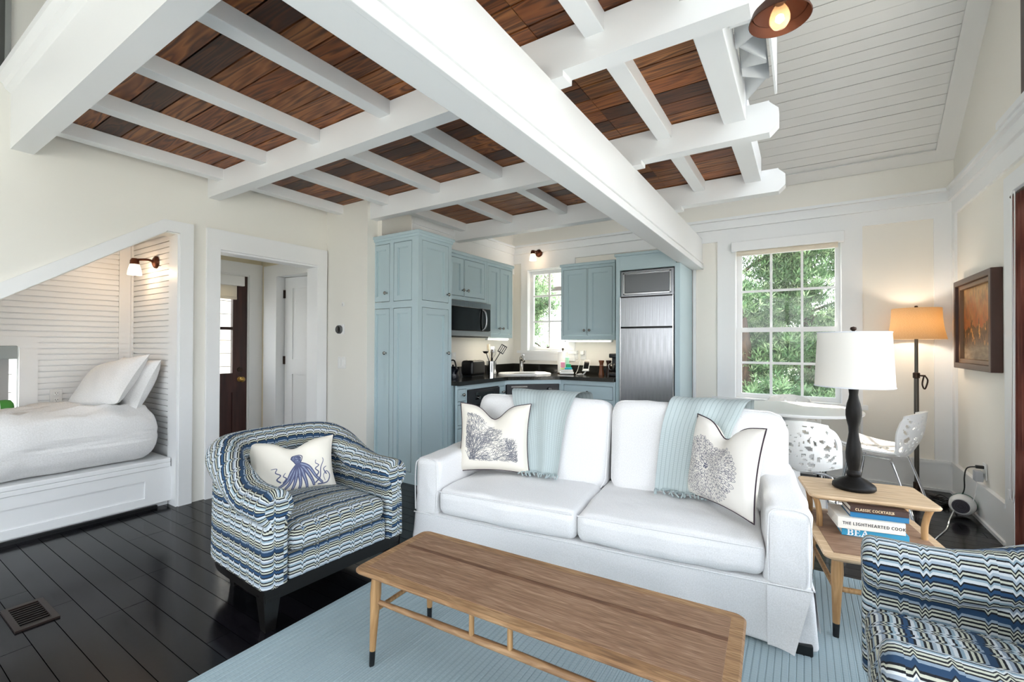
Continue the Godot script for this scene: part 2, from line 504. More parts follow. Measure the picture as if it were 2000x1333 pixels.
func shell() -> void:
	# floor: one dark board after another, laid along x
	var fl := setting("floor")
	var sub := b3().span(V(XL - 0.2, -0.13, ZW - 0.2), V(XR + 0.2, -0.02, ZF + 0.2))
	sub.span(V(-5.4, -0.13, -3.9), V(XL - 0.2, -0.02, ZF))
	obj("subfloor", sub, M.gap, fl)
	rng.seed = 4
	var pitch := 0.0985
	var z := -0.22
	var meshes := {}
	while z > ZW:
		var x := XL - 0.14
		var first := true
		while x < XR:
			var ln: float = [0.9, 1.2, 1.5, 1.8, 2.2][rng.randi() % 5]
			if first: ln *= rng.randf_range(0.4, 1.0); ln = snappedf(ln, 0.3)
			ln = maxf(ln, 0.3)
			first = false
			var x1 := minf(x + ln, XR)
			var w := snappedf(x1 - x, 0.01)
			var key := "%.2f" % w
			if not meshes.has(key): meshes[key] = b3().box(Vector3.ZERO, V(w - 0.0025, 0.02, pitch - 0.003)).mesh()
			var p := obj("floorboard", meshes[key], M.floor[rng.randi() % 4], fl)
			p.position = V(x + w * 0.5, -0.01 + rng.randf_range(-0.0004, 0.0), z - pitch * 0.5)
			x = x1
		z -= pitch
	var near := b3().span(V(XL - 0.14, -0.02, -0.22), V(XR, 0, ZF))
	near.span(V(-5.2, -0.02, -3.0), V(XL - 0.14, 0, -1.6))
	obj("floor_field", near, M.floor[1], fl)

	# left wall with the bed niche and the hall doorway
	var wl := setting("wall_left")
	var mb := b3()
	var X0 := XL - 0.14
	slab_x(mb, [ZJ - 0.1, 0, -2.725, 0, -2.725, 2.09, ZJ - 0.1, 2.09], X0, XL)
	slab_x(mb, [-2.725, 2.03, -1.83, 2.03, -1.83, 2.09, -2.725, 2.09], X0, XL)
	slab_x(mb, [-1.83, 0, -1.55, 0, -1.55, 2.09, -1.83, 2.09], X0, XL)
	slab_x(mb, [ZJ - 0.1, 2.09, -1.46, 2.09, -1.46, roof_y(-1.46) + 0.1, RIDGE, roof_y(RIDGE) + 0.1, ZJ - 0.1, roof_y(ZJ - 0.1) + 0.1], X0, XL)
	slab_x(mb, [-1.46, 2.09, 1.1, 0.298, 1.1, roof_y(1.1) + 0.1, -1.46, roof_y(-1.46) + 0.1], X0, XL)
	slab_x(mb, [1.1, 0, ZF + 0.15, 0, ZF + 0.15, roof_y(ZF) + 0.1, 1.1, roof_y(1.1) + 0.1], X0, XL)
	obj("plaster", mb, M.wall, wl)
	# casing of the niche
	var tn := setting("trim_1")
	mb = b3()
	slab_x(mb, [-1.64, 0, -1.55, 0, -1.55, 2.10, -1.64, 2.185], XL, XL + 0.022)
	slab_x(mb, [-1.55, 2.10, -1.464, 2.10, -1.444, 2.185, -1.64, 2.185], XL, XL + 0.022)
	slab_x(mb, [-1.464, 2.10, 1.1, 0.305, 1.1, 0.405, -1.444, 2.185], XL, XL + 0.022)
	obj("casing", mb, M.trim, tn)
	mb = b3()
	mb.span(V(X0, 0, -1.553), V(XL + 0.012, 2.09, -1.535))
	obj("jamb", mb, M.trim, tn)
	# niche itself
	var wn := setting("wall_niche")
	mb = b3()
	for r in [[-1.70, -0.86, 0, 2.3], [-0.86, -0.2, 0, 0.5], [-0.86, -0.2, 1.22, 2.3], [-0.2, 1.2, 0, 2.3]]: mb.span(V(-5.14, r[2], r[0]), V(-5.0, r[3], r[1]))
	mb.span(V(-5.14, 0, -1.70), V(X0, 2.2, -1.56)); mb.span(V(-5.14, 0, 1.1), V(X0, 2.2, 1.24))
	obj("backing", mb, M.trim, wn)
	mb = b3()
	slab_x(mb, [-1.56, 2.12, -1.44, 2.12, 1.1, 0.34, 1.1, 0.44, -1.40, 2.22, -1.56, 2.22], -5.14, X0)
	obj("sloped_ceiling", mb, M.trim, wn)
	var bh := 0.045
	var bend := b3().box(Vector3.ZERO, V(0.86, bh - 0.008, 0.016)).mesh()
	var y := 0.42
	while y < 2.12:
		var top := minf(1.1, -1.46 + (2.09 - y) / 0.70)
		if y < 1.30: top = minf(top, -0.96)
		var a := obj("board", b3().box(Vector3.ZERO, V(0.016, bh - 0.008, maxf(0.12, top + 1.49))), M.trim, wn)
		a.position = V(-4.995, y, (top - 1.49) * 0.5)
		var e := obj("board", bend, M.trim, wn)
		e.position = V(-4.57, y, -1.555)
		y += bh
	mb = b3().span(V(-5.0, 0.4, -1.552), V(-4.94, 2.11, -1.535)).span(V(-5.0, 0.4, -1.552), V(-4.975, 2.11, -1.46))
	obj("corner_strip", mb, M.trim, wn)
	# niche window: flat frame, roller shade, bright pane
	var nw := setting("window_1")
	mb = b3().span(V(-5.0, 0.5, -0.97), V(-4.972, 1.30, -0.87)).span(V(-5.0, 1.22, -0.97), V(-4.972, 1.30, -0.2))
	obj("window_frame", mb, M.trim, nw)
	obj("pane", b3().span(V(-5.06, 0.5, -0.86), V(-5.056, 1.22, -0.2)), M.glass, nw)
	obj("shade", b3().span(V(-4.975, 0.62, -0.815), V(-4.968, 1.2, -0.2)), mat("a9abab", 0.8), nw)
	obj("shade_box", b3().rbox(V(-4.965, 1.18, -0.5), V(0.05, 0.10, 0.71), 0.006), mat("9fa8a8", 0.6), nw)

	# hall behind the doorway
	var wh := setting("wall_hall")
	mb = b3()
	mb.span(V(-5.34, 0, -3.0), V(-5.2, 2.3, -2.70)); mb.span(V(-5.34, 2.03, -2.70), V(-5.2, 2.3, -1.68)); mb.span(V(-5.34, 0, -1.80), V(-5.2, 2.3, -1.68))
	mb.span(V(-5.34, 0, -2.9), V(-4.90, 2.3, -2.8)); mb.span(V(-4.90, 2.03, -2.9), V(-4.22, 2.3, -2.8)); mb.span(V(-4.22, 0, -2.9), V(XL - 0.03, 2.3, -2.8))
	obj("plaster", mb, M.hall, wh)
	obj("hall_ceiling", b3().span(V(-5.34, 2.22, -3.0), V(X0, 2.3, -1.6)), M.hall, wh)
	mb = b3().span(V(-5.4, 0, -3.95), V(-4.0, 2.3, -3.85)).span(V(-5.5, 0, -3.95), V(-5.34, 2.3, -2.85)).span(V(XL - 0.02, 0, -3.95), V(XL + 0.1, 2.3, -2.9)).span(V(-5.5, 2.25, -3.95), V(XL, 2.35, -2.85))
	obj("closet", mb, M.tan, wh)
	# doorway casing and jamb
	var td := setting("trim_2")
	mb = b3()
	mb.span(V(XL, 0, -1.835), V(XL + 0.024, 2.18, -1.735)); mb.span(V(XL, 0, -2.825), V(XL + 0.024, 2.18, -2.72)); mb.span(V(XL, 2.025, -2.825), V(XL + 0.026, 2.185, -1.735))
	obj("casing", mb, M.trim, td)
	mb = b3().span(V(X0 - 0.01, 0, -1.84), V(XL, 2.03, -1.82)).span(V(X0 - 0.01, 0, -2.74), V(XL, 2.03, -2.722)).span(V(X0 - 0.01, 2.01, -2.74), V(XL, 2.035, -1.82))
	obj("jamb", mb, M.trim, td)
	var tc := setting("trim_3")
	mb = b3().span(V(-5.2, 0, -2.80), V(-5.175, 2.14, -2.66)).span(V(-5.2, 2.01, -2.80), V(-5.174, 2.14, -1.7)).span(V(-5.2, 0, -1.84), V(-5.175, 2.14, -1.72))
	mb.span(V(-5.10, 0, -2.80), V(-4.86, 2.1, -2.775)).span(V(-5.10, 1.995, -2.80), V(XL - 0.15, 2.115, -2.774))
	mb.span(V(-4.89, 0, -2.91), V(-4.84, 2.0, -2.77)).span(V(-4.89, 1.985, -2.91), V(-4.2, 2.01, -2.77))
	obj("casing", mb, M.trim, tc)
	# dark glazed door to the outside
	var d1 := setting("door_1")
	mb = b3().span(V(-5.25, 0.01, -2.65), V(-5.205, 2.0, -2.50)).span(V(-5.25, 0.01, -1.99), V(-5.205, 2.0, -1.84)).span(V(-5.25, 0.01, -2.50), V(-5.205, 0.20, -1.99)).span(V(-5.25, 0.72, -2.50), V(-5.205, 0.93, -1.99)).span(V(-5.25, 1.86, -2.50), V(-5.205, 2.0, -1.99))
	mb.span(V(-5.24, 0.2, -2.5), V(-5.22, 0.72, -1.99)).span(V(-5.25, 1.40, -2.5), V(-5.21, 1.43, -1.99))
	obj("door_leaf", mb, M.mahogany, d1)
	obj("door_jamb", b3().span(V(-5.33, 0, -2.72), V(-5.19, 2.06, -2.648)).span(V(-5.33, 1.995, -2.7), V(-5.19, 2.06, -1.75)).span(V(-5.33, 0, -1.845), V(-5.19, 2.06, -1.75)), M.trim, d1)
	obj("pane", b3().span(V(-5.232, 0.93, -2.5), V(-5.228, 1.40, -1.99)), M.glass, d1)
	obj("pane", b3().span(V(-5.232, 1.43, -2.5), V(-5.228, 1.86, -1.99)), M.glass, d1)
	obj("door_knob", b3().lathe([Vector2(0, 0), Vector2(0.028, 0), Vector2(0.028, 0.006), Vector2(0.01, 0.01), Vector2(0.01, 0.035), Vector2(0.027, 0.045), Vector2(0.03, 0.06), Vector2(0.02, 0.072), Vector2(0, 0.075)], 16, Transform3D(Basis(Vector3.FORWARD, PI / 2), V(-5.205, 0.86, -2.575))), M.brass, d1)
	obj("deadbolt", b3().lathe([Vector2(0, 0), Vector2(0.028, 0), Vector2(0.026, 0.012), Vector2(0, 0.014)], 16, Transform3D(Basis(Vector3.FORWARD, PI / 2), V(-5.205, 0.965, -2.575))), M.bronze, d1)
	var rb := thing("roller_blind", "white roller blind on the dark glazed door beyond the doorway", "blind", V(-5.18, 1.72, -2.2))
	obj("cassette", b3().rbox(V(0, 0.215, 0), V(0.05, 0.11, 0.80), 0.008), M.white, rb)
	obj("blind_cloth", b3().span(V(-0.012, 0.03, -0.33), V(-0.008, 0.17, 0.36)), M.blind, rb)
	obj("bottom_bar", b3().rbox(V(-0.01, 0.025, 0.015), V(0.02, 0.03, 0.69), 0.005), M.blind, rb)
	# white two panel door
	var d2 := setting("door_2", V(-4.82, 0.02, -2.88))
	d2.rotation.y = 0.16
	mb = b3().span(V(0, 0, -0.018), V(0.62, 1.96, 0.012))
	for r in [[0, 0.11, 0, 1.96], [0.51, 0.62, 0, 1.96], [0.11, 0.51, 0, 0.2], [0.11, 0.51, 0.90, 1.06], [0.11, 0.51, 1.84, 1.96]]:
		mb.span(V(r[0], r[2], 0.012), V(r[1], r[3], 0.022))
	obj("door_leaf", mb, M.trim, d2)
	for yy in [0.28, 1.05, 1.78]:
		obj("hinge", b3().rbox(V(-0.01, yy, 0.022), V(0.035, 0.09, 0.012), 0.003, 1), M.bronze, d2)

	# short wall by the hall, kitchen wall
	var wj := setting("wall_short")
	mb = b3().span(V(XL - 0.14, 0, ZJ - 0.12), V(XK - 0.06, roof_y(ZJ - 0.12), ZJ))
	obj("plaster", mb, M.wall, wj)
	var wk := setting("wall_kitchen")
	mb = b3()
	slab_x(mb, [ZW - 0.15, 0, ZJ - 0.12, 0, ZJ - 0.12, roof_y(ZJ - 0.12), ZW - 0.15, roof_y(ZW - 0.15)], XK - 0.14, XK)
	obj("plaster", mb, M.panel, wk)
	mb = b3().span(V(XK, 2.49, ZW), V(XK + 0.03, 2.60, -3.35)).span(V(XK, 2.575, ZW), V(XK + 0.055, 2.60, -3.35)).span(V(XK, 2.22, ZW), V(XK + 0.012, 2.49, -3.35))
	obj("picture_rail", mb, M.trim, wk)

	# window wall: plaster with two openings, then frames and rails
	var ww := setting("wall_back")
	mb = b3()
	var T := ZW - 0.16
	var yt := roof_y(ZW) + 0.12
	for r in [[XK - 0.14, -3.14, 0, yt], [-3.14, -2.52, 0, 1.17], [-3.14, -2.52, 2.26, yt], [-2.52, -0.60, 0, yt], [-0.60, 0.32, 0, 0.70], [-0.60, 0.32, 2.25, yt], [0.32, XR + 0.14, 0, yt]]:
		mb.span(V(r[0], r[2], T), V(r[1], r[3], ZW))
	obj("plaster", mb, M.panel, ww)
	mb = b3()
	mb.span(V(XK, 2.36, ZW), V(XR, 2.49, ZW + 0.018))          # top rail
	mb.span(V(XK, 2.49, ZW), V(XR, 2.60, ZW + 0.03)); mb.span(V(XK, 2.485, ZW), V(XR, 2.515, ZW + 0.042)); mb.span(V(XK, 2.575, ZW), V(XR, 2.60, ZW + 0.06))
	mb.span(V(0.45, 0.24, ZW), V(0.465, 2.36, ZW + 0.019)); mb.span(V(0.96, 0.24, ZW), V(XR, 2.36, ZW + 0.018))
	mb.span(V(-1.02, 0.24, ZW), V(-0.99, 2.36, ZW + 0.018))
	obj("batten", mb, M.trim, ww)
	var tb := setting("baseboard_back")
	mb = b3().span(V(-1.0, 0, ZW), V(XR, 0.235, ZW + 0.02)).span(V(-1.0, 0.235, ZW), V(XR, 0.262, ZW + 0.03)).span(V(-1.0, 0, ZW), V(XR, 0.022, ZW + 0.036))
	obj("board", mb, M.trim, tb)
	big_window(); kitchen_window()

	# right wall: door opening below, tall windows above
	var wr := setting("wall_right")
	mb = b3()
	var g := []
	slab_x(mb, [ZW - 0.15, 0, -3.93, 0, -3.93, 2.20, ZW - 0.15, 2.20], XR, XR + 0.16)
	slab_x(mb, [ZW - 0.15, 2.20, 1.35, 2.20, 1.35, 2.62, ZW - 0.15, 2.62], XR, XR + 0.16)
	slab_x(mb, [ZW - 0.15, 2.62, -3.84, 2.62, -3.84, roof_y(-3.84) + 0.1, ZW - 0.15, roof_y(ZW - 0.15) + 0.1], XR, XR + 0.16)
	slab_x(mb, [-3.84, 3.85, 0.45, 3.85, 0.45, roof_y(0.45) + 0.1, RIDGE, roof_y(RIDGE) + 0.1, -3.84, roof_y(-3.84) + 0.1], XR, XR + 0.16)
	slab_x(mb, [0.45, 2.62, ZF + 0.15, 2.62, ZF + 0.15, roof_y(ZF) + 0.1, 0.45, roof_y(0.45) + 0.1], XR, XR + 0.16)
	slab_x(mb, [1.35, 0, ZF + 0.15, 0, ZF + 0.15, 2.62, 1.35, 2.62], XR, XR + 0.16)
	obj("plaster", mb, M.panel, wr)
	mb = b3()
	mb.span(V(XR - 0.03, 2.49, ZW), V(XR, 2.60, ZF)); mb.span(V(XR - 0.045, 2.485, ZW), V(XR, 2.515, ZF)); mb.span(V(XR - 0.06, 2.575, ZW), V(XR, 2.60, ZF))
	mb.span(V(XR - 0.018, 2.36, ZW), V(XR, 2.49, ZF)); mb.span(V(XR - 0.018, 0.24, ZW), V(XR, 2.36, ZW + 0.10))
	obj("batten", mb, M.trim, wr)
	var tr := setting("baseboard_right")
	mb = b3().span(V(XR - 0.02, 0, ZW), V(XR, 0.235, -4.06)).span(V(XR - 0.03, 0.235, ZW), V(XR, 0.262, -4.06)).span(V(XR - 0.036, 0, ZW), V(XR, 0.022, -4.06))
	obj("board", mb, M.trim, tr)
	var t4 := setting("trim_4")
	mb = b3().span(V(XR - 0.024, 0, -4.07), V(XR, 2.30, -3.925)).span(V(XR - 0.024, 2.19, -4.07), V(XR, 2.30, 1.45)).span(V(XR, 0, -3.935), V(XR + 0.17, 2.2, -3.90)).span(V(XR, 2.17, -3.93), V(XR + 0.17, 2.205, 1.4)).span(V(XR, 0, 1.33), V(XR + 0.17, 2.2, 1.36))
	mb.span(V(XR - 0.075, 2.60, -4.0), V(XR + 0.16, 2.64, 0.6))
	obj("casing", mb, M.trim, t4)
	# glazed doors and the row of windows above them, dark timber
	var d3 := setting("door_3")
	mb = b3()
	for k in 5:
		var z0 := -3.86 + k * 1.04
		mb.span(V(XR + 0.06, 0, z0), V(XR + 0.11, 2.17, z0 + 0.11)); mb.span(V(XR + 0.06, 0, z0 + 0.93), V(XR + 0.11, 2.17, z0 + 1.04))
		mb.span(V(XR + 0.06, 0, z0), V(XR + 0.11, 0.22, z0 + 1.04)); mb.span(V(XR + 0.06, 2.06, z0), V(XR + 0.11, 2.17, z0 + 1.04))
	obj("door_leaf", mb, M.mahogany, d3)
	for k in 5: obj("pane", b3().span(V(XR + 0.082, 0.22, -3.75 + k * 1.04), V(XR + 0.086, 2.06, -2.93 + k * 1.04)), M.glass, d3)
	var w4 := setting("window_4")
	mb = b3()
	for k in 5: mb.span(V(XR - 0.004, 2.64, -3.86 + k * 1.05), V(XR + 0.09, 3.85, -3.72 + k * 1.05))
	mb.span(V(XR, 2.64, -3.84), V(XR + 0.09, 2.70, 0.45)).span(V(XR, 3.78, -3.84), V(XR + 0.09, 3.86, 0.45))
	obj("window_frame", mb, M.mahogany, w4)
	obj("pane", b3().span(V(XR + 0.083, 2.70, -3.8), V(XR + 0.087, 3.8, 0.45)), M.glass, w4)

	# wall behind the camera with a broad window
	var wf := setting("wall_front")
	mb = b3()
	for r in [[XL - 0.14, -3.6, 0, 2.95], [-3.6, 0.8, 0, 0.35], [-3.6, 0.8, 2.5, 2.95], [0.8, XR + 0.16, 0, 2.95]]:
		mb.span(V(r[0], r[2], ZF), V(r[1], r[3], ZF + 0.15))
	obj("plaster", mb, M.wall, wf)
	var w5 := setting("window_5")
	mb = b3().span(V(-3.6, 0.35, ZF + 0.05), V(0.8, 0.43, ZF + 0.1)).span(V(-3.6, 2.42, ZF + 0.05), V(0.8, 2.5, ZF + 0.1))
	for k in 5: mb.span(V(-3.6 + k * 1.08, 0.35, ZF + 0.05), V(-3.52 + k * 1.08, 2.5, ZF + 0.1))
	obj("window_frame", mb, M.trim, w5)
	obj("pane", b3().span(V(-3.6, 0.35, ZF + 0.072), V(0.8, 2.5, ZF + 0.076)), M.glass, w5)

	# high window on the left wall, its dark blind drawn down
	var w6 := setting("window_6")
	obj("window_sill", b3().rbox(V(XL + 0.03, 2.872, -0.15), V(0.06, 0.03, 1.06), 0.006, 1), M.trim, w6)
	obj("window_frame", b3().span(V(XL, 2.88, -0.655), V(XL + 0.02, 3.75, -0.63)).span(V(XL, 2.88, 0.33), V(XL + 0.02, 3.75, 0.355)).span(V(XL, 3.72, -0.63), V(XL + 0.02, 3.75, 0.33)), mat("8d8f8c", 0.6), w6)
	obj("dark_blind", b3().span(V(XL, 2.885, -0.63), V(XL + 0.012, 3.72, 0.33)), mat("4b4d4a", 0.8), w6)

	vault()

func big_window() -> void:
	var w := setting("window_2")
	var mb := b3()
	mb.span(V(-0.77, 0.62, ZW), V(-0.60, 2.36, ZW + 0.024)).span(V(0.31, 0.62, ZW), V(0.455, 2.36, ZW + 0.024)).span(V(-0.77, 2.25, ZW), V(0.455, 2.36, ZW + 0.025))
	mb.span(V(-0.82, 0.66, ZW), V(0.50, 0.70, ZW + 0.06)).span(V(-0.77, 0.56, ZW), V(0.455, 0.66, ZW + 0.02))
	mb.span(V(-0.615, 0.70, ZW - 0.16), V(-0.597, 2.25, ZW + 0.002)).span(V(0.307, 0.70, ZW - 0.16), V(0.325, 2.25, ZW + 0.002))
	obj("window_casing", mb, M.trim, w)
	for s in [[0.70, 1.435, -0.075, "sash"], [1.39, 2.25, -0.115, "sash"]]:
		var z: float = ZW + s[2]
		mb = b3()
		var y0: float = s[0]
		var y1: float = s[1]
		mb.span(V(-0.60, y0, z - 0.018), V(-0.547, y1, z + 0.018)).span(V(0.264, y0, z - 0.018), V(0.31, y1, z + 0.018))
		mb.span(V(-0.60, y0, z - 0.018), V(0.31, y0 + 0.045, z + 0.018)).span(V(-0.60, y1 - 0.045, z - 0.018), V(0.31, y1, z + 0.018))
		for k in 2:
			var x := lerpf(-0.547, 0.264, (k + 1) / 3.0)
			mb.span(V(x - 0.011, y0, z - 0.012), V(x + 0.011, y1, z + 0.012))
		mb.span(V(-0.60, (y0 + y1) * 0.5 - 0.011, z - 0.012), V(0.31, (y0 + y1) * 0.5 + 0.011, z + 0.012))
		var sash := obj("sash", mb, M.trim, w)
		for r in 2:
			for k in 3:
				var xa := lerpf(-0.547, 0.264, k / 3.0)
				var xb := lerpf(-0.547, 0.264, (k + 1) / 3.0)
				obj("pane", b3().span(V(xa, lerpf(y0, y1, r * 0.5), z - 0.002), V(xb, lerpf(y0, y1, r * 0.5 + 0.5), z + 0.002)), M.glass, sash)
	var rb := thing("roller_blind", "white boxed roller shade above the tall window", "shade", V(-0.15, 2.2, ZW + 0.06))
	obj("cassette", b3().rbox(V(0, 0.075, 0), V(0.955, 0.10, 0.075), 0.006), M.trim, rb)
	obj("shade_roll", b3().tube([V(-0.43, 0.005, -0.012), V(0.43, 0.005, -0.012)], 0.026, 16), M.blind, rb)

func kitchen_window() -> void:
	var w := setting("window_3")
	var mb := b3()
	mb.span(V(-3.245, 1.17, ZW), V(-3.14, 2.36, ZW + 0.024)).span(V(-2.52, 1.17, ZW), V(-2.44, 2.36, ZW + 0.024)).span(V(-3.245, 2.26, ZW), V(-2.44, 2.36, ZW + 0.025))
	mb.span(V(-3.29, 1.135, ZW), V(-2.40, 1.17, ZW + 0.055)).span(V(-3.245, 1.04, ZW), V(-2.44, 1.135, ZW + 0.018))
	mb.span(V(-3.155, 1.17, ZW - 0.16), V(-3.137, 2.26, ZW + 0.002)).span(V(-3.155, 2.25, ZW - 0.16), V(-2.52, 2.265, ZW))
	obj("window_casing", mb, M.trim, w)
	mb = b3()
	var z := ZW - 0.07
	mb.span(V(-3.14, 1.17, z - 0.018), V(-3.09, 2.26, z + 0.018)).span(V(-2.57, 1.17, z - 0.018), V(-2.52, 2.26, z + 0.018)).span(V(-3.14, 1.17, z - 0.018), V(-2.52, 1.225, z + 0.018)).span(V(-3.14, 2.20, z - 0.018), V(-2.52, 2.26, z + 0.018))
	mb.span(V(-2.862, 1.2, z - 0.012), V(-2.838, 2.22, z + 0.012))
	for yy in [1.56, 1.905]: mb.span(V(-3.12, yy - 0.011, z - 0.012), V(-2.54, yy + 0.011, z + 0.012))
	var sash := obj("sash", mb, M.trim, w)
	var ys := [1.225, 1.56, 1.905, 2.20]
	for r in 3:
		for k in 2:
			obj("pane", b3().span(V([-3.09, -2.85][k], ys[r], z - 0.002), V([-2.85, -2.57][k], ys[r + 1], z + 0.002)), M.glass, sash)
	obj("latch", b3().rbox(V(-2.86, 1.215, z + 0.028), V(0.03, 0.016, 0.02), 0.004, 1), M.bronze, w)

func vault() -> void:
	var c := setting("ceiling")
	var mb := b3()
	var k := 0.81
	var ang := atan(k)
	# slabs over the room, both slopes
	for side in [1.0, -1.0]:
		var mid := Vector3(-1.48, 0, 0)
		var lenz := (RIDGE - ZW + 0.3) / cos(ang)
		var zc := (ZW - 0.3 + RIDGE) * 0.5
		var yc := 2.87 + k * (zc - ZW)
		if side < 0: zc = 2 * RIDGE - zc
		mb.box(V(mid.x, yc, zc) + V(0, cos(ang), -sin(ang) * side) * 0.085, V(5.8, 0.12, lenz + 0.1), Basis(Vector3.RIGHT, -ang * side))
	obj("roof_slab", mb, M.vault, c)
	# boards on the slope over the window wall, one by one
	var w := 0.084
	var s := 0.0
	var bm := b3().box(Vector3.ZERO, V(5.16, 0.02, w - 0.003)).mesh()
	var i := 0
	rng.seed = 9
	while s < 2.7:
		var sc := s + w * 0.5
		var o := obj("board", bm, M.vault, c)
		o.basis = Basis(Vector3.RIGHT, -ang)
		o.position = V(-1.48, 2.87 + sin(ang) * sc + cos(ang) * 0.011, ZW + cos(ang) * sc - sin(ang) * 0.011) + V(0, 1, 0) * rng.randf_range(0.0, 0.003)
		s += w
	# flat trim along the wall and up the gable
	var t := setting("trim_5")
	mb = b3()
	var bs := Basis(Vector3.RIGHT, -ang)
	mb.box(V(-1.3, 2.87, ZW) + V(0, sin(ang), cos(ang)) * 0.05 + V(0, -cos(ang), sin(ang)) * 0.012, V(4.8, 0.02, 0.115), bs)
	mb.box(V(XR - 0.065, 2.87, ZW) + V(0, sin(ang), cos(ang)) * 1.6 + V(0, -cos(ang), sin(ang)) * 0.013, V(0.13, 0.02, 3.2), bs)
	obj("flat_trim", mb, M.vault, t)

func loft() -> void:
	# loft floor seen from below: pine boards on white joists
	var c := setting("ceiling")
	rng.seed = 21
	var w := 0.137
	var z := -0.70
	var yb := 2.612
	while z > -4.14:
		var cuts := [XL, -0.99, -0.285]
		if rng.randf() < 0.5: cuts.insert(1, [-2.6, -3.2, -1.95][rng.randi() % 3])
		for k in cuts.size() - 1:
			var ln: float = cuts[k + 1] - cuts[k]
			var o := obj("plank", b3().box(Vector3.ZERO, V(ln - 0.003, 0.028, w - 0.008)), M.pine[rng.randi() % 6], c)
			o.position = V((cuts[k] + cuts[k + 1]) * 0.5, yb + 0.014 + rng.randf_range(0, 0.0015), z - w * 0.5)
		z -= w
	obj("underlay", b3().span(V(XL, yb + 0.03, -4.16), V(-0.285, yb + 0.05, -0.69)), M.gap, c)
	var bays := [[-0.76, -1.745], [-1.83, -2.87], [-2.95, -4.0]]
	for bay in bays:
		for x in [-3.838, -3.232, -2.612, -1.978, -1.36, -0.722, -0.328]:
			var m := b3().rbox(V(0, 0.05, 0), V(0.115, 0.184, bay[0] - bay[1] + 0.02), 0.004, 1) if x > -0.4 else b3().rbox(V(0, 0, 0), V(0.086, 0.084, bay[0] - bay[1] + 0.02), 0.004, 1)
			var o := obj("joist", m, M.trim, c)
			o.position = V(x, 2.572, (bay[0] + bay[1]) * 0.5)
	# cross beams, ends shaped beyond the loft's edge
	var zs := [-0.71, -1.79, -2.91, -4.05]
	var hw := [0.05, 0.045, 0.042, 0.05]
	var lab := ["white loft edge beam with a moulded rail above it, over the bed niche", "white cross beam ending on the wall between bed niche and doorway", "white cross beam ending above the short wall with the thermostat", "white cross beam above the kitchen counter"]
	for k in 4:
		var mb := b3()
		var pts := [XL, 2.43, -1.10, 2.43, -1.10, 2.405, -0.865, 2.405, -0.865, 2.43, -0.155, 2.43, -0.11, 2.475, -0.11, 2.555, -0.155, 2.60, -0.155, 2.607, XL, 2.607]
		if k == 3: pts[0] = XK; pts[-2] = XK
		mb.prism(poly(pts), hw[k] * 2, Transform3D(Basis.IDENTITY, V(0, 0, zs[k])))
		var t := thing("ceiling_beam", lab[k], "beam", Vector3.ZERO, 0.0, "white cross beams under the loft")
		obj("beam_body", mb, M.beam, t)
		if k == 0:
			# loft edge band above: plain board with a crown moulding, seen from the open side
			var pr := poly([0, 0, 0.02, 0, 0.02, 0.16, 0.045, 0.18, 0.055, 0.205, 0.08, 0.225, 0.085, 0.25, 0, 0.25])
			var cr := b3()
			cr.prism(pr, XL * -1 - 0.11, Transform3D(Basis(V(0, 0, 1), V(0, 1, 0), V(-1, 0, 0)), V((XL - 0.11) * 0.5, 2.607, -0.68)))
			obj("edge_moulding", cr, M.trim, t)
	# the main beam, boxed, with a bead along its lower edges
	var t := thing("main_beam", "large boxed white beam running from front to window wall under the loft", "beam", V(-0.99, 2.08, 0))
	var mb := b3()
	mb.span(V(-0.065, 0, -5.3), V(0.065, 0.33, 1.9))
	obj("beam_body", mb, M.beam, t)
	mb = b3()
	mb.rbox(V(0.064, 0.022, -1.7), V(0.026, 0.046, 7.2), 0.005, 1).rbox(V(-0.062, 0.012, -1.7), V(0.018, 0.024, 7.2), 0.006, 1).rbox(V(0.070, 0.066, -1.7), V(0.018, 0.014, 7.2), 0.006, 2)
	obj("bead", mb, M.beam, t)
	# folded white canvas along the open edge of the loft
	var cl := thing("folded_canvas", "white canvas folded in pleats along the loft's open edge", "canvas", V(-0.20, 2.60, -2.33))
	mb = b3()
	var pts := []
	for k in 9:
		pts.append(V(0.055 if k % 2 else -0.06, 0, -0.46 + k * 0.115))
	for k in 8:
		var a: Vector3 = pts[k]
		var b: Vector3 = pts[k + 1]
		var n := (b - a).cross(Vector3.UP).normalized() * 0.003
		var lo := 0.03 * (k % 3)
		for s in [1.0, -1.0]:
			var e := [a + n * s + V(0, lo, 0), b + n * s + V(0, 0.05 - lo, 0), b + n * s + V(-0.02, 0.30, 0), a + n * s + V(-0.02, 0.30, 0)]
			if s > 0: mb.quad(e[0], e[1], e[2], e[3])
			else: mb.quad(e[3], e[2], e[1], e[0])
	obj("pleats", mb, mat("eceef0", 0.8), cl)
	mb = b3().span(V(0.075, 0.0, -0.47), V(0.085, 0.34, 0.8))
	obj("backing_panel", mb, M.trim, cl)

func knob(p: Vector3, parent: Node) -> void:
	var o := obj("knob", b3().lathe([Vector2(0, 0), Vector2(0.009, 0), Vector2(0.006, 0.006), Vector2(0.006, 0.016), Vector2(0.015, 0.022), Vector2(0.0165, 0.028), Vector2(0.013, 0.034), Vector2(0, 0.036)], 12), M.nickel, parent)
	o.position = p; o.rotation.x = PI / 2

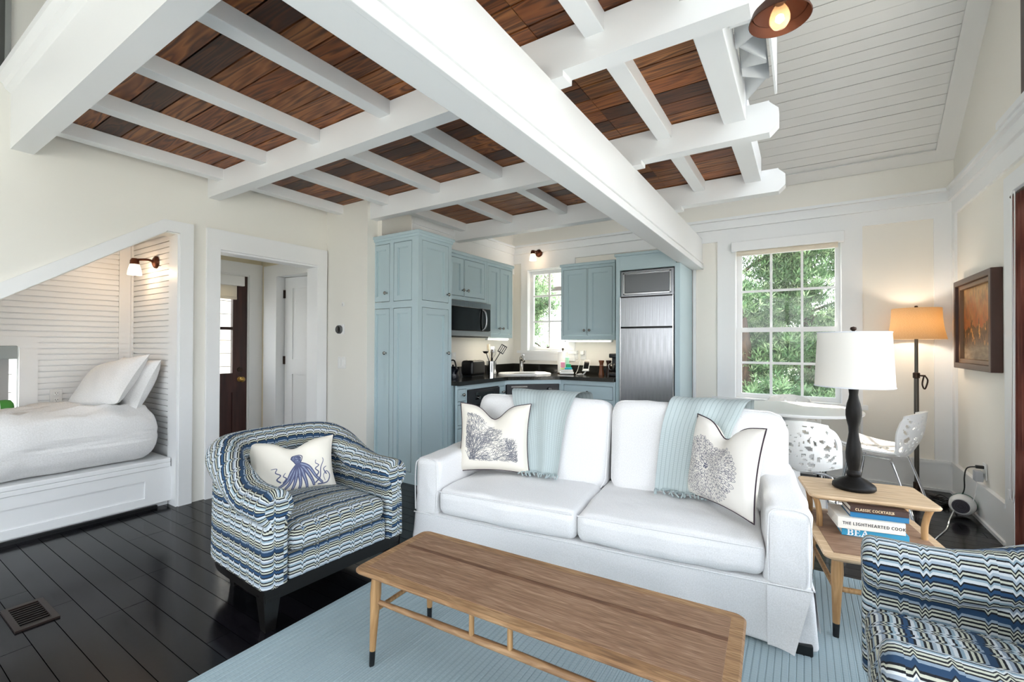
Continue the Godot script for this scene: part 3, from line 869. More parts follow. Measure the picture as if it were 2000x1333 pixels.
# shaker front in local (x, y) at depth z0 (its front face)
func shaker(x0: float, y0: float, x1: float, y1: float, parent: Node, called: String, kx := -1.0, ky := -1.0, flat := false, z0 := 0.0, st := 0.052) -> MeshInstance3D:
	var g := 0.006
	x0 += g; y0 += g; x1 -= g; y1 -= g
	var mb := b3()
	if flat:
		mb.span(V(x0, y0, z0 - 0.02), V(x1, y1, z0))
	else:
		mb.span(V(x0, y0, z0 - 0.02), V(x0 + st, y1, z0)).span(V(x1 - st, y0, z0 - 0.02), V(x1, y1, z0)).span(V(x0 + st, y0, z0 - 0.02), V(x1 - st, y0 + st, z0)).span(V(x0 + st, y1 - st, z0 - 0.02), V(x1 - st, y1, z0))
		mb.span(V(x0 + st, y0 + st, z0 - 0.022), V(x1 - st, y1 - st, z0 - 0.015))
		# small bead round the panel
		for r in [[x0 + st, y0 + st, x1 - st, y0 + st + 0.006], [x0 + st, y1 - st - 0.006, x1 - st, y1 - st], [x0 + st, y0 + st, x0 + st + 0.006, y1 - st], [x1 - st - 0.006, y0 + st, x1 - st, y1 - st]]:
			mb.span(V(r[0], r[1], z0 - 0.02), V(r[2], r[3], z0 - 0.006))
	var o := obj(called, mb, M.blue, parent)
	if kx >= 0: knob(V(x0 + kx, y0 + ky, z0), o)
	return o

# face frame: everything of the rectangle that no opening takes
func face_frame(W: float, y0: float, y1: float, opens: Array, z0 := 0.0, x00 := 0.0) -> MB:
	var xs := [x00, W]
	var ys := [y0, y1]
	for o in opens:
		for v in [o[0], o[2]]:
			if not v in xs: xs.append(v)
		for v in [o[1], o[3]]:
			if not v in ys: ys.append(v)
	xs.sort(); ys.sort()
	var mb := b3()
	for i in xs.size() - 1:
		for j in ys.size() - 1:
			var cx: float = (xs[i] + xs[i + 1]) * 0.5
			var cy: float = (ys[j] + ys[j + 1]) * 0.5
			var hole := false
			for o in opens:
				if cx > o[0] and cx < o[2] and cy > o[1] and cy < o[3]: hole = true
			if not hole: mb.span(V(xs[i], ys[j], z0 - 0.022), V(xs[i + 1], ys[j + 1], z0))
	return mb

func kitchen() -> void:
	# tall pantry: +z face has four narrow doors, +x face two
	var t := thing("pantry_cabinet", "tall pale blue pantry cabinet with six panelled doors and silver knobs", "cabinet", V(-3.53, 0, -2.93))
	obj("carcass", b3().span(V(0.0, 0.08, -0.45), V(0.60, 2.24, -0.06)).span(V(0.02, 0, -0.43), V(0.62, 0.08, -0.05)), M.blue, t)
	var o4 := [[0.06, 0.10, 0.295, 1.585], [0.345, 0.10, 0.58, 1.585], [0.06, 1.645, 0.295, 2.19], [0.345, 1.645, 0.58, 2.19]]
	obj("face_frame", face_frame(0.66, 0.08, 2.24, o4), M.blue, t)
	for k in 4: shaker(o4[k][0], o4[k][1], o4[k][2], o4[k][3], t, "door", [0.185, -1, 0.19, -1][k], [1.06, 0, 0.075, 0][k], false, 0.0, 0.045)
	var turned := Transform3D(Basis(Vector3.UP, PI / 2), V(0.66, 0, 0))
	var o2 := [[0.045, 0.10, 0.405, 1.585], [0.045, 1.645, 0.405, 2.19]]
	obj("face_frame", face_frame(0.45, 0.08, 2.24, o2), M.blue, t).transform = turned
	for k in 2: shaker(o2[k][0], o2[k][1], o2[k][2], o2[k][3], t, "door", 0.335, [1.06, 0.075][k]).transform = turned
	obj("cornice", b3().rbox(V(0.33, 2.255, -0.225), V(0.71, 0.03, 0.50), 0.008).rbox(V(0.33, 2.232, -0.225), V(0.685, 0.03, 0.475), 0.006, 1), M.blue, t)
	obj("toe_board", b3().span(V(0.0, 0, -0.03), V(0.665, 0.09, 0.004)).span(V(0.64, 0, -0.44), V(0.665, 0.09, 0.004)), M.blue, t)

	# upper cabinets on the left wall (faces turned to +x): local x runs to -z
	var yaw := PI / 2
	t = thing("wall_cabinet", "short pale blue wall cabinet over the microwave", "cabinet", V(-3.05, 0, -3.39), yaw)
	obj("carcass", b3().span(V(0, 1.72, -0.325), V(0.82, 2.20, -0.06)), M.blue, t)
	var o := [[0.04, 1.76, 0.405, 2.165], [0.415, 1.76, 0.78, 2.165]]
	obj("face_frame", face_frame(0.82, 1.72, 2.20, o), M.blue, t)
	shaker(o[0][0], o[0][1], o[0][2], o[0][3], t, "door", 0.33, 0.06); shaker(o[1][0], o[1][1], o[1][2], o[1][3], t, "door", 0.035, 0.06)
	obj("cornice", b3().rbox(V(0.41, 2.212, -0.155), V(0.83, 0.035, 0.36), 0.008), M.blue, t)
	t = thing("wall_cabinet", "pale blue wall cabinet between microwave and kitchen window", "cabinet", V(-3.05, 0, -4.215), yaw)
	obj("carcass", b3().span(V(0, 1.33, -0.325), V(0.54, 2.20, -0.06)), M.blue, t)
	o = [[0.025, 1.375, 0.265, 2.165], [0.275, 1.375, 0.515, 2.165]]
	obj("face_frame", face_frame(0.54, 1.33, 2.20, o), M.blue, t)
	shaker(o[0][0], o[0][1], o[0][2], o[0][3], t, "door", 0.205, 0.06); shaker(o[1][0], o[1][1], o[1][2], o[1][3], t, "door", 0.03, 0.06)
	obj("cornice", b3().rbox(V(0.27, 2.212, -0.155), V(0.56, 0.035, 0.36), 0.008), M.blue, t)
	t = thing("microwave", "black glass microwave with steel rails and curved handle over the counter", "microwave", V(-3.0, 1.33, -3.39), yaw)
	obj("body", b3().rbox(V(0.41, 0.19, -0.19), V(0.81, 0.37, 0.36), 0.006), M.charcoal, t)
	obj("top_rail", b3().rbox(V(0.41, 0.345, 0.0), V(0.81, 0.065, 0.03), 0.006), M.steel, t)
	obj("bottom_rail", b3().rbox(V(0.41, 0.035, 0.0), V(0.81, 0.06, 0.03), 0.006), M.steel, t)
	obj("door_glass", b3().rbox(V(0.33, 0.19, 0.0), V(0.63, 0.245, 0.026), 0.005), M.blackgloss, t)
	obj("control_panel", b3().rbox(V(0.735, 0.19, 0.0), V(0.155, 0.245, 0.026), 0.005), M.blackgloss, t)
	obj("handle", b3().tube(spline([V(0.655, 0.075, 0.014), V(0.668, 0.11, 0.045), V(0.672, 0.19, 0.058), V(0.668, 0.27, 0.045), V(0.655, 0.305, 0.014)], 5), 0.011, 8), M.steel, t)
	obj("vent_lip", b3().rbox(V(0.41, 0.005, -0.12), V(0.78, 0.018, 0.22), 0.004, 1), M.black, t)

	# upper cabinet right of the window
	t = thing("wall_cabinet", "pale blue wall cabinet between kitchen window and refrigerator", "cabinet", V(-2.48, 0, -4.97))
	obj("carcass", b3().span(V(0, 1.31, -0.33), V(0.68, 2.20, -0.06)), M.blue, t)
	o = [[0.03, 1.36, 0.337, 2.155], [0.345, 1.36, 0.652, 2.155]]
	obj("face_frame", face_frame(0.68, 1.31, 2.20, o), M.blue, t)
	shaker(o[0][0], o[0][1], o[0][2], o[0][3], t, "door", 0.275, 0.055); shaker(o[1][0], o[1][1], o[1][2], o[1][3], t, "door", 0.025, 0.055)
	obj("cornice", b3().rbox(V(0.34, 2.205, -0.155), V(0.70, 0.035, 0.36), 0.008), M.blue, t)
	# under cabinet lights
	for a in [[V(-2.14, 1.292, -5.0), 0.0, 0.56, "under-cabinet light bar beside the refrigerator"], [V(-3.08, 1.312, -4.48), PI / 2, 0.42, "under-cabinet light bar beside the microwave"]]:
		var lt := thing("light_bar", a[3], "light", a[0], a[1])
		obj("tube", b3().rbox(V(0, 0, 0), V(a[2], 0.018, 0.028), 0.006), M.tubelight, lt)
		for s in [-1, 1]: obj("end_cap", b3().rbox(V(s * (a[2] * 0.5 + 0.012), 0.002, 0), V(0.022, 0.022, 0.032), 0.004, 1), M.white, lt)
		var al := AreaLight3D.new()
		al.name = "glow"; al.area_size = Vector2(a[2], 0.04); al.light_energy = 0.05; al.light_color = Color("ffedd2"); al.shadow_enabled = true; al.area_range = 4.0
		lt.add_child(al); al.position = V(0, -0.014, 0); al.rotation.x = -PI / 2

	# refrigerator in its surround
	t = thing("fridge_surround", "pale blue cabinet panels built around the refrigerator", "cabinet", V(-1.69, 0, -4.70))
	obj("panel", b3().span(V(0, 0, -0.59), V(0.043, 2.20, 0)).span(V(0.61, 0, -0.59), V(0.66, 2.075, 0)), M.blue, t)
	obj("top_panel", b3().span(V(0.0, 2.045, -0.59), V(0.62, 2.20, -0.002)), M.blue, t)
	obj("cornice", b3().rbox(V(0.305, 2.21, -0.28), V(0.64, 0.03, 0.60), 0.008), M.blue, t)
	t = thing("refrigerator", "built-in stainless steel refrigerator with two doors and a vent panel", "refrigerator", V(-1.365, 0, -4.705))
	obj("case", b3().span(V(-0.278, 0, -0.58), V(0.278, 2.04, -0.03)), M.charcoal, t)
	var gr := obj("vent_panel", b3().span(V(-0.272, 1.765, -0.03), V(0.272, 2.03, -0.01)), M.steel, t)
	var mb := b3()
	for k in 2:
		mb.rbox(V(0, [1.79, 2.005][k], -0.003), V(0.50, 0.02, 0.016), 0.005, 1).rbox(V([-0.24, 0.24][k], 1.8975, -0.003), V(0.02, 0.235, 0.016), 0.005, 1)
	obj("frame", mb, M.chrome, gr)
	obj("louvre_panel", b3().rbox(V(0, 1.8975, -0.006), V(0.46, 0.19, 0.01), 0.004, 1), mat("6c6e70", 0.35, 0.8), gr)
	obj("door", b3().rbox(V(0, 1.595, 0.0), V(0.552, 0.315, 0.04), 0.006), M.steel, t)
	obj("door", b3().rbox(V(0, 0.76, 0.0), V(0.552, 1.335, 0.04), 0.006), M.steel, t)
	obj("edge_trim", b3().rbox(V(0.272, 0.92, 0.014), V(0.012, 1.68, 0.03), 0.004, 1).rbox(V(-0.272, 0.92, 0.014), V(0.012, 1.68, 0.03), 0.004, 1), M.chrome, t)

	# base cabinets
	t = thing("drawer_cabinet", "narrow pale blue base cabinet with stacked drawers beside the pantry", "cabinet", V(-2.80, 0, -3.385), yaw)
	obj("carcass", b3().span(V(0, 0.08, -0.57), V(0.155, 0.85, -0.06)).span(V(0, 0, -0.55), V(0.155, 0.08, -0.06)), M.blue, t)
	o = [[0.012, 0.69, 0.14, 0.815], [0.012, 0.46, 0.14, 0.665], [0.012, 0.12, 0.14, 0.435]]
	obj("face_frame", face_frame(0.155, 0.08, 0.85, o), M.blue, t)
	for q in o: shaker(q[0], q[1], q[2], q[3], t, "drawer", 0.06, (q[3] - q[1]) * 0.5, true)
	t = thing("built_in_oven", "black built-in oven with control knobs under the kitchen counter", "oven", V(-2.80, 0, -3.545), yaw)
	obj("case", b3().span(V(0, 0.08, -0.56), V(0.555, 0.80, -0.01)), M.charcoal, t)
	obj("control_panel", b3().rbox(V(0.277, 0.715, 0.0), V(0.545, 0.15, 0.03), 0.005, 1), M.charcoal, t)
	obj("display", b3().rbox(V(0.277, 0.725, 0.012), V(0.33, 0.075, 0.014), 0.003, 1), M.blackgloss, t)
	for x in [0.16, 0.40]: obj("knob", b3().lathe([Vector2(0.0, 0), Vector2(0.018, 0), Vector2(0.015, 0.02), Vector2(0, 0.022)], 12, Transform3D(Basis(Vector3.RIGHT, PI / 2), V(x, 0.71, 0.018))), M.nickel, t)
	obj("oven_door", b3().rbox(V(0.277, 0.36, 0.0), V(0.545, 0.53, 0.03), 0.005, 1), M.blackgloss, t)
	obj("handle", b3().tube([V(0.05, 0.60, 0.015), V(0.06, 0.60, 0.05), V(0.49, 0.60, 0.05), V(0.50, 0.60, 0.015)], 0.009, 8), M.charcoal, t)
	t = thing("oven_surround", "pale blue rail and small drawer front framing the built-in oven", "cabinet", V(-2.80, 0, -3.54), yaw)
	obj("rail", b3().span(V(0, 0.80, -0.5), V(0.69, 0.85, 0)).span(V(0.562, 0.0, -0.5), V(0.575, 0.80, 0)).span(V(0.67, 0.0, -0.3), V(0.69, 0.80, 0)).span(V(0.575, 0.0, -0.3), V(0.67, 0.80, -0.022)), M.blue, t)
	shaker(0.575, 0.66, 0.67, 0.79, t, "drawer", 0.042, 0.06, true)
	# dishwasher set across the corner
	t = thing("dishwasher", "black dishwasher set diagonally under the corner sink", "dishwasher", V(-2.58, 0, -4.455), PI / 4)
	obj("case", b3().span(V(-0.305, 0.08, -0.45), V(0.305, 0.80, -0.02)), M.charcoal, t)
	obj("control_panel", b3().rbox(V(0, 0.745, 0), V(0.61, 0.12, 0.04), 0.006), M.charcoal, t)
	obj("handle_recess", b3().rbox(V(-0.16, 0.775, 0.02), V(0.19, 0.022, 0.01), 0.003, 1), M.nickel, t)
	obj("dial", b3().lathe([Vector2(0, 0), Vector2(0.032, 0), Vector2(0.028, 0.024), Vector2(0, 0.026)], 16, Transform3D(Basis(Vector3.RIGHT, PI / 2), V(0.19, 0.735, 0.02))), M.blackgloss, t)
	for k in 3: obj("button", b3().rbox(V(-0.20 + k * 0.05, 0.72, 0.021), V(0.03, 0.016, 0.008), 0.003, 1), M.blackgloss, t)
	obj("door", b3().rbox(V(0, 0.38, 0), V(0.61, 0.58, 0.04), 0.006), M.black, t)
	obj("filler", b3().span(V(-0.33, 0.80, -0.3), V(0.33, 0.85, 0.012)), M.blue, t)
	t = thing("drawer_cabinet", "pale blue base cabinet with a wide drawer beside the refrigerator", "cabinet", V(-2.36, 0, -4.68))
	obj("carcass", b3().span(V(0, 0.08, -0.60), V(0.665, 0.85, -0.06)).span(V(0, 0, -0.55), V(0.665, 0.08, -0.06)), M.blue, t)
	o = [[0.06, 0.65, 0.645, 0.80], [0.06, 0.12, 0.345, 0.61], [0.36, 0.12, 0.645, 0.61]]
	obj("face_frame", face_frame(0.665, 0.08, 0.85, o), M.blue, t)
	shaker(o[0][0], o[0][1], o[0][2], o[0][3], t, "drawer", 0.29, 0.07, true)
	shaker(o[1][0], o[1][1], o[1][2], o[1][3], t, "door", 0.25, 0.42); shaker(o[2][0], o[2][1], o[2][2], o[2][3], t, "door", 0.03, 0.42)

	# worktop: one dark granite slab with a low upstand
	t = thing("worktop", "black granite worktop wrapping the kitchen corner", "worktop", V(0, 0.85, 0))
	mb = b3()
	mb.prism(poly([XK, -3.385, -2.77, -3.385, -2.77, -4.235, -2.34, -4.655, -1.70, -4.655, -1.70, ZW, XK, ZW]), 0.04, Transform3D(Basis(V(1, 0, 0), V(0, 0, 1), V(0, -1, 0)), V(0, 0.02, 0)))
	obj("slab", mb, M.granite, t)
	obj("upstand", b3().span(V(XK, 0.04, ZW), V(XK + 0.02, 0.14, -3.385)).span(V(XK, 0.04, ZW), V(-1.70, 0.14, ZW + 0.02)), M.granite, t)
	# sink and tap
	t = thing("sink", "white enamel corner sink set in black worktop", "sink", V(-2.86, 0.892, -4.74), PI / 4)
	mb = b3()
	var ring := []
	for k in 40:
		var a := TAU * k / 40
		var e := V(cos(a), 0, sin(a))
		ring.append(V(signf(e.x) * pow(absf(e.x), 0.6) * 0.30, 0.0, signf(e.z) * pow(absf(e.z), 0.6) * 0.20))
	mb.tube(ring, 0.016, 8, true)
	obj("rim", mb, M.white, t)
	var bowl := func(u, v):
		var a: float = TAU * u
		var e := V(cos(a), 0, sin(a))
		var rr: float = 1.0 - v * (0.15 if v < 0.99 else 1.0)
		return V(signf(e.x) * pow(absf(e.x), 0.6) * 0.298 * rr, 0.004 - 0.0 * v, signf(e.z) * pow(absf(e.z), 0.6) * 0.198 * rr)
	obj("bowl", b3().sheet(40, 4, bowl), M.white, t)
	t = thing("faucet", "short brushed steel tap behind the corner sink", "faucet", V(-3.10, 0.89, -5.06), PI / 4)
	obj("body", b3().lathe([Vector2(0.034, 0), Vector2(0.034, 0.012), Vector2(0.026, 0.02), Vector2(0.026, 0.14), Vector2(0.03, 0.155), Vector2(0.03, 0.185), Vector2(0.018, 0.205), Vector2(0, 0.208)], 16), M.nickel, t)
	obj("spout", b3().tube(spline([V(0, 0.15, 0), V(0, 0.175, 0.06), V(0, 0.165, 0.12), V(0, 0.14, 0.14)], 5), 0.017, 10), M.nickel, t)
	obj("lever", b3().tube([V(0, 0.20, 0), V(0.02, 0.225, 0.04)], 0.009, 8), M.chrome, t)
	# sconce over the kitchen window
	sconce(V(-2.96, 2.47, ZW + 0.03), 0.0, "bronze wall lamp with white glass shade above the kitchen window", 0.008, Vector3(-0.02, 0, 0))

	counter_things()

func sconce(p: Vector3, yaw: float, label: String, energy: float, lean := Vector3.ZERO) -> void:
	# local +z leaves the wall
	var t := thing("wall_lamp", label, "lamp", p, yaw)
	obj("back_plate", b3().lathe([Vector2(0, 0), Vector2(0.052, 0), Vector2(0.05, 0.012), Vector2(0.03, 0.024), Vector2(0.014, 0.03), Vector2(0, 0.03)], 20, Transform3D(Basis(Vector3.RIGHT, PI / 2), Vector3.ZERO)), M.copperdark, t)
	obj("arm", b3().tube(spline([V(0, 0, 0.02), V(0, 0.012, 0.06), V(lean.x, 0.008, 0.12)], 5), 0.010, 8), M.copperdark, t)
	obj("socket", b3().lathe([Vector2(0, 0.02), Vector2(0.02, 0.018), Vector2(0.03, 0.0), Vector2(0.032, -0.03), Vector2(0, -0.03)], 16, at(V(lean.x, 0.0, 0.125))), M.copperdark, t)
	obj("glass_shade", b3().lathe([Vector2(0.031, -0.03), Vector2(0.037, -0.05), Vector2(0.044, -0.08), Vector2(0.048, -0.115), Vector2(0.045, -0.115), Vector2(0.041, -0.08), Vector2(0.034, -0.05), Vector2(0.028, -0.034)], 20, at(V(lean.x, 0, 0.125))), M.opal, t)
	obj("bulb", b3().lathe([Vector2(0, -0.032), Vector2(0.012, -0.04), Vector2(0.02, -0.065), Vector2(0.018, -0.085), Vector2(0, -0.095)], 12, at(V(lean.x, 0, 0.125))), M.glow, t)
	var l := OmniLight3D.new()
	l.name = "lamp_light"; l.light_energy = energy; l.light_color = Color("ffd9b0"); l.light_size = 0.03; l.omni_range = 8.0; l.omni_attenuation = 2.0; l.shadow_enabled = true
	t.add_child(l); l.position = V(lean.x, -0.068, 0.125)

func counter_things() -> void:
	var Y := 0.89
	# utensil crock
	var t := thing("utensil_crock", "steel crock on the counter beside the toaster", "crock", V(-3.16, Y, -4.46))
	obj("pot", b3().lathe([Vector2(0, 0), Vector2(0.062, 0), Vector2(0.062, 0.16), Vector2(0.058, 0.16), Vector2(0.058, 0.02), Vector2(0, 0.02)], 20), M.chrome, t)
	rng.seed = 5
	var kinds := [["slotted_spatula", 0.03, 0.36, 0.45], ["whisk", 0.10, -0.35, 0.3], ["ladle", 0.06, -0.9, -0.2], ["wooden_spoon", -0.04, 0.2, 0.4], ["serving_spoon", 0.02, -0.2, -0.3], ["tongs", -0.05, 0.7, 0.0]]
	for k in kinds:
		var g := thing(k[0], {"slotted_spatula": "black slotted spatula leaning out of the steel crock", "whisk": "wire whisk standing in the steel crock", "ladle": "black ladle standing in the steel crock", "wooden_spoon": "pale spoon standing upright in the steel crock", "serving_spoon": "steel serving spoon standing in the steel crock", "tongs": "dark tongs standing in the steel crock"}[k[0]], "utensil", V(-3.16, Y + 0.03, -4.46), 0.0, "utensils in the steel crock")
		var dirv := V(k[1] + k[2] * 0.08, 0.30, k[3] * 0.1).normalized()
		if k[0] == "slotted_spatula": dirv = V(0.14, 0.26, -0.07).normalized()
		if k[0] == "ladle": dirv = V(-0.04, 0.26, 0.10).normalized()
		var st: Vector3 = -V(dirv.x, 0, dirv.z) * 0.06
		var tip: Vector3 = st + dirv * 0.27
		match k[0]:
			"slotted_spatula":
				obj("handle", b3().tube([st, tip], 0.006, 6), M.black, g)
				var mb := b3()
				var bs := Basis(dirv.cross(V(0.6, 0, 1)).normalized(), dirv, dirv.cross(V(0.6, 0, 1)).normalized().cross(dirv)).orthonormalized()
				for q in [-0.034, -0.0115, 0.0115, 0.034]: mb.box(tip + dirv * 0.05 + bs.x * q, V(0.009, 0.10, 0.004), bs)
				for q in [0.004, 0.097]: mb.box(tip + dirv * q, V(0.077, 0.012, 0.004), bs)
				obj("blade", mb, M.black, g)
			"whisk":
				obj("handle", b3().tube([st, st + dirv * 0.17], 0.008, 8), M.black, g)
				var mb := b3()
				for q in 5:
					var e := V(cos(q * 0.63), 0, sin(q * 0.63)) * 0.03
					mb.tube(spline([st + dirv * 0.16, st + dirv * 0.22 + e, st + dirv * 0.27 + e * 0.8, st + dirv * 0.30, st + dirv * 0.27 - e * 0.8, st + dirv * 0.22 - e, st + dirv * 0.16], 4), 0.0015, 4)
				obj("wires", mb, M.chrome, g)
			"ladle":
				obj("handle", b3().tube([st, tip], 0.005, 6), M.black, g)
				obj("bowl", b3().lathe([Vector2(0, -0.03), Vector2(0.025, -0.022), Vector2(0.038, 0), Vector2(0.034, 0), Vector2(0.02, -0.018), Vector2(0, -0.024)], 14, at(tip)), M.black, g)
			"wooden_spoon":
				obj("handle", b3().tube([st, tip], 0.006, 6), mat("e0d6c0", 0.6), g)
				obj("bowl", b3().soft(V(0.04, 0.075, 0.014), 0.006, 3, func(p): return p, Transform3D(Basis.IDENTITY, tip + dirv * 0.03)), mat("e0d6c0", 0.6), g)
			"serving_spoon":
				obj("handle", b3().tube([st, tip - dirv * 0.03], 0.004, 6), M.chrome, g)
				obj("bowl", b3().soft(V(0.055, 0.08, 0.016), 0.007, 3, func(p): return p, Transform3D(Basis(Vector3.UP, 0.8), tip)), M.chrome, g)
			"tongs":
				obj("arm", b3().tube([st, tip], 0.006, 6), M.bronze, g)
				obj("arm", b3().tube([st, tip + V(0.03, 0, 0.02)], 0.006, 6), M.bronze, g)
	# toaster
	t = thing("toaster", "black two-slot toaster on the counter under the microwave", "toaster", V(-3.17, Y, -4.12), PI / 2)
	obj("body", b3().soft(V(0.26, 0.17, 0.17), 0.035, 3, func(p): return V(p.x * (1.0 - 0.25 * maxf(0, p.y)), p.y + 0.095, p.z)), M.black, t)
	obj("lever", b3().rbox(V(0.135, 0.12, 0.02), V(0.02, 0.02, 0.04), 0.005, 1), M.charcoal, t)
	obj("slot", b3().rbox(V(0, 0.178, 0.03), V(0.17, 0.008, 0.025), 0.003, 1).rbox(V(0, 0.178, -0.03), V(0.17, 0.008, 0.025), 0.003, 1), M.nickel, t)
	obj("foot", b3().rbox(V(0, 0.006, 0), V(0.22, 0.012, 0.14), 0.003, 1), M.charcoal, t)
	t = thing("kettle", "small dark blue kettle at the counter's end by the pantry", "kettle", V(-3.05, Y, -3.62))
	obj("body", b3().lathe([Vector2(0, 0), Vector2(0.065, 0), Vector2(0.07, 0.03), Vector2(0.058, 0.10), Vector2(0.035, 0.13), Vector2(0, 0.135)], 18), mat("141a26", 0.25), t)
	obj("handle", b3().tube(spline([V(-0.05, 0.09, 0), V(-0.04, 0.18, 0), V(0.02, 0.19, 0), V(0.05, 0.10, 0)], 5), 0.008, 8), M.black, t)
	obj("lid_knob", b3().lathe([Vector2(0.006, 0.13), Vector2(0.012, 0.145), Vector2(0, 0.155)], 10), M.black, t)
	obj("spout", b3().tube([V(0.05, 0.06, 0.02), V(0.10, 0.11, 0.04)], [0.016, 0.009], 8), mat("141a26", 0.25), t)
	t = thing("counter_outlet", "white double socket on kitchen wall above the toaster", "outlet", V(XK + 0.004, 1.10, -4.02), PI / 2)
	obj("plate", b3().rbox(V(0, 0, 0), V(0.075, 0.115, 0.008), 0.003, 1), M.plastic, t)
	for q in [0.025, -0.025]: obj("socket", b3().rbox(V(0, q, 0.005), V(0.034, 0.03, 0.004), 0.002, 1), M.white, t)
	# paper towel roll on its stand
	t = thing("paper_towel", "white paper towel roll on a stand beside the kitchen window", "paper towel", V(-2.54, Y, -5.14))
	obj("base", b3().lathe([Vector2(0, 0), Vector2(0.08, 0), Vector2(0.08, 0.01), Vector2(0, 0.012)], 20), M.bronze, t)
	obj("roll", b3().lathe([Vector2(0.02, 0.012), Vector2(0.062, 0.012), Vector2(0.064, 0.02), Vector2(0.064, 0.27), Vector2(0.06, 0.275), Vector2(0.02, 0.275)], 24), M.white, t)
	obj("post", b3().lathe([Vector2(0.006, 0.0), Vector2(0.006, 0.29), Vector2(0.014, 0.30), Vector2(0.012, 0.315), Vector2(0, 0.32)], 10), M.bronze, t)
	# dish things by the sink
	t = thing("dish_tray", "white dish tray at the edge of the corner sink", "tray", V(-2.42, Y, -5.0), 0.5)
	obj("tray", b3().rbox(V(0, 0.02, 0), V(0.17, 0.03, 0.11), 0.01).rbox(V(0, 0.048, 0), V(0.15, 0.022, 0.10), 0.008), M.white, t)
	var sp := [["sponge", "pink sponge on the white dish tray", "e79ab4", V(-0.045, 0.115, -0.01), V(0.05, 0.07, 0.03)], ["scrub_pad", "green scrub pad on the white dish tray", "2fa572", V(0.025, 0.095, 0.0), V(0.06, 0.06, 0.03)], ["dish_brush", "turquoise brush head on the white dish tray", "3fb6c9", V(0.02, 0.072, 0.03), V(0.09, 0.024, 0.03)], ["soap_bottle", "mint green soap bottle on the white dish tray", "b9f0d2", V(0.01, 0.14, -0.035), V(0.045, 0.14, 0.03)], ["wash_cloth", "cream cloth folded on the white dish tray", "dfe3a8", V(-0.05, 0.07, 0.03), V(0.05, 0.02, 0.03)]]
	for s in sp:
		var q := obj(s[0], b3().rbox(Vector3.ZERO, s[4], 0.009), mat(s[2], 0.8))
		q.position = V(-2.42, Y, -5.0) + Basis(Vector3.UP, 0.5) * (s[3] as Vector3); q.rotation.y = 0.5
		tag(q, s[1], "cleaning item")
	# phone on a white dock with its cable
	t = thing("phone", "smartphone with black screen and white edge on a dock", "phone", V(-2.20, Y + 0.055, -5.07), 0.15)
	t.rotation.x = -0.55
	obj("case", b3().rbox(V(0, 0.07, 0), V(0.075, 0.145, 0.009), 0.004), M.white, t)
	obj("screen", b3().rbox(V(0, 0.075, 0.0045), V(0.064, 0.118, 0.003), 0.001, 1), M.blackgloss, t)
	t = thing("phone_dock", "white dock with curled cable on the worktop", "dock", V(-2.20, Y, -5.09), 0.15)
	obj("cradle", b3().rbox(V(0, 0.05, 0.03), V(0.08, 0.015, 0.035), 0.005), M.white, t)
	obj("stem", b3().tube(spline([V(0, 0.045, 0.02), V(-0.02, 0.02, 0.0), V(-0.03, 0.006, 0.03)], 5), 0.008, 8), M.white, t)
	obj("cable", b3().tube(spline([V(-0.03, 0.006, 0.03), V(-0.08, 0.006, 0.05), V(-0.10, 0.006, 0.01), V(-0.06, 0.012, 0.0), V(-0.05, 0.006, 0.06), V(-0.11, 0.01, 0.07), V(-0.13, 0.05, -0.08), V(-0.13, 0.16, -0.19)], 6), 0.003, 5), M.white, t)
	for a in [[-2.33, "white double socket with a plugged charger above the worktop", true], [-2.46, "white switch plate on the wall by the paper towel", false]]:
		t = thing("counter_outlet", a[1], "outlet", V(a[0], 1.12, ZW + 0.004))
		obj("plate", b3().rbox(V(0, 0, 0), V(0.115 if not a[2] else 0.075, 0.115, 0.008), 0.003, 1), M.plastic, t)
		if a[2]: obj("charger", b3().rbox(V(0, 0.03, 0.025), V(0.05, 0.055, 0.045), 0.008), M.white, t)
		else: obj("rocker", b3().rbox(V(-0.025, 0, 0.005), V(0.032, 0.066, 0.005), 0.002, 1).rbox(V(0.025, 0, 0.005), V(0.032, 0.066, 0.005), 0.002, 1), M.white, t)
	# mills and coffee maker
	for a in [[V(-2.02, Y, -5.12), "6a3d22", "brown wooden pepper mill on the worktop"], [V(-1.945, Y, -5.16), "2a1a14", "near-black wooden salt mill next to the brown mill"]]:
		t = thing("pepper_mill", a[2], "mill", a[0])
		obj("base", b3().lathe([Vector2(0, 0), Vector2(0.034, 0), Vector2(0.034, 0.012), Vector2(0.029, 0.03), Vector2(0.022, 0.075), Vector2(0.025, 0.115), Vector2(0, 0.115)], 16), mat(a[1], 0.35), t)
		obj("cap", b3().lathe([Vector2(0.024, 0.118), Vector2(0.022, 0.13), Vector2(0.033, 0.165), Vector2(0.031, 0.175), Vector2(0, 0.178)], 16), mat(a[1], 0.3), t)
	t = thing("coffee_maker", "black coffee maker beside the refrigerator panel", "coffee maker", V(-1.80, Y, -5.10))
	obj("body", b3().rbox(V(0, 0.13, -0.05), V(0.17, 0.26, 0.10), 0.012).rbox(V(0, 0.02, 0.03), V(0.17, 0.04, 0.16), 0.012).rbox(V(0, 0.235, 0.02), V(0.17, 0.05, 0.16), 0.012), M.black, t)
	obj("carafe", b3().lathe([Vector2(0, 0.042), Vector2(0.05, 0.042), Vector2(0.06, 0.08), Vector2(0.05, 0.14), Vector2(0.04, 0.15), Vector2(0, 0.15)], 16, at(V(0, 0, 0.045))), M.blackgloss, t)
	obj("handle", b3().tube(spline([V(-0.055, 0.14, 0.06), V(-0.09, 0.13, 0.075), V(-0.085, 0.08, 0.075), V(-0.055, 0.07, 0.06)], 4), 0.007, 6), M.nickel, t)

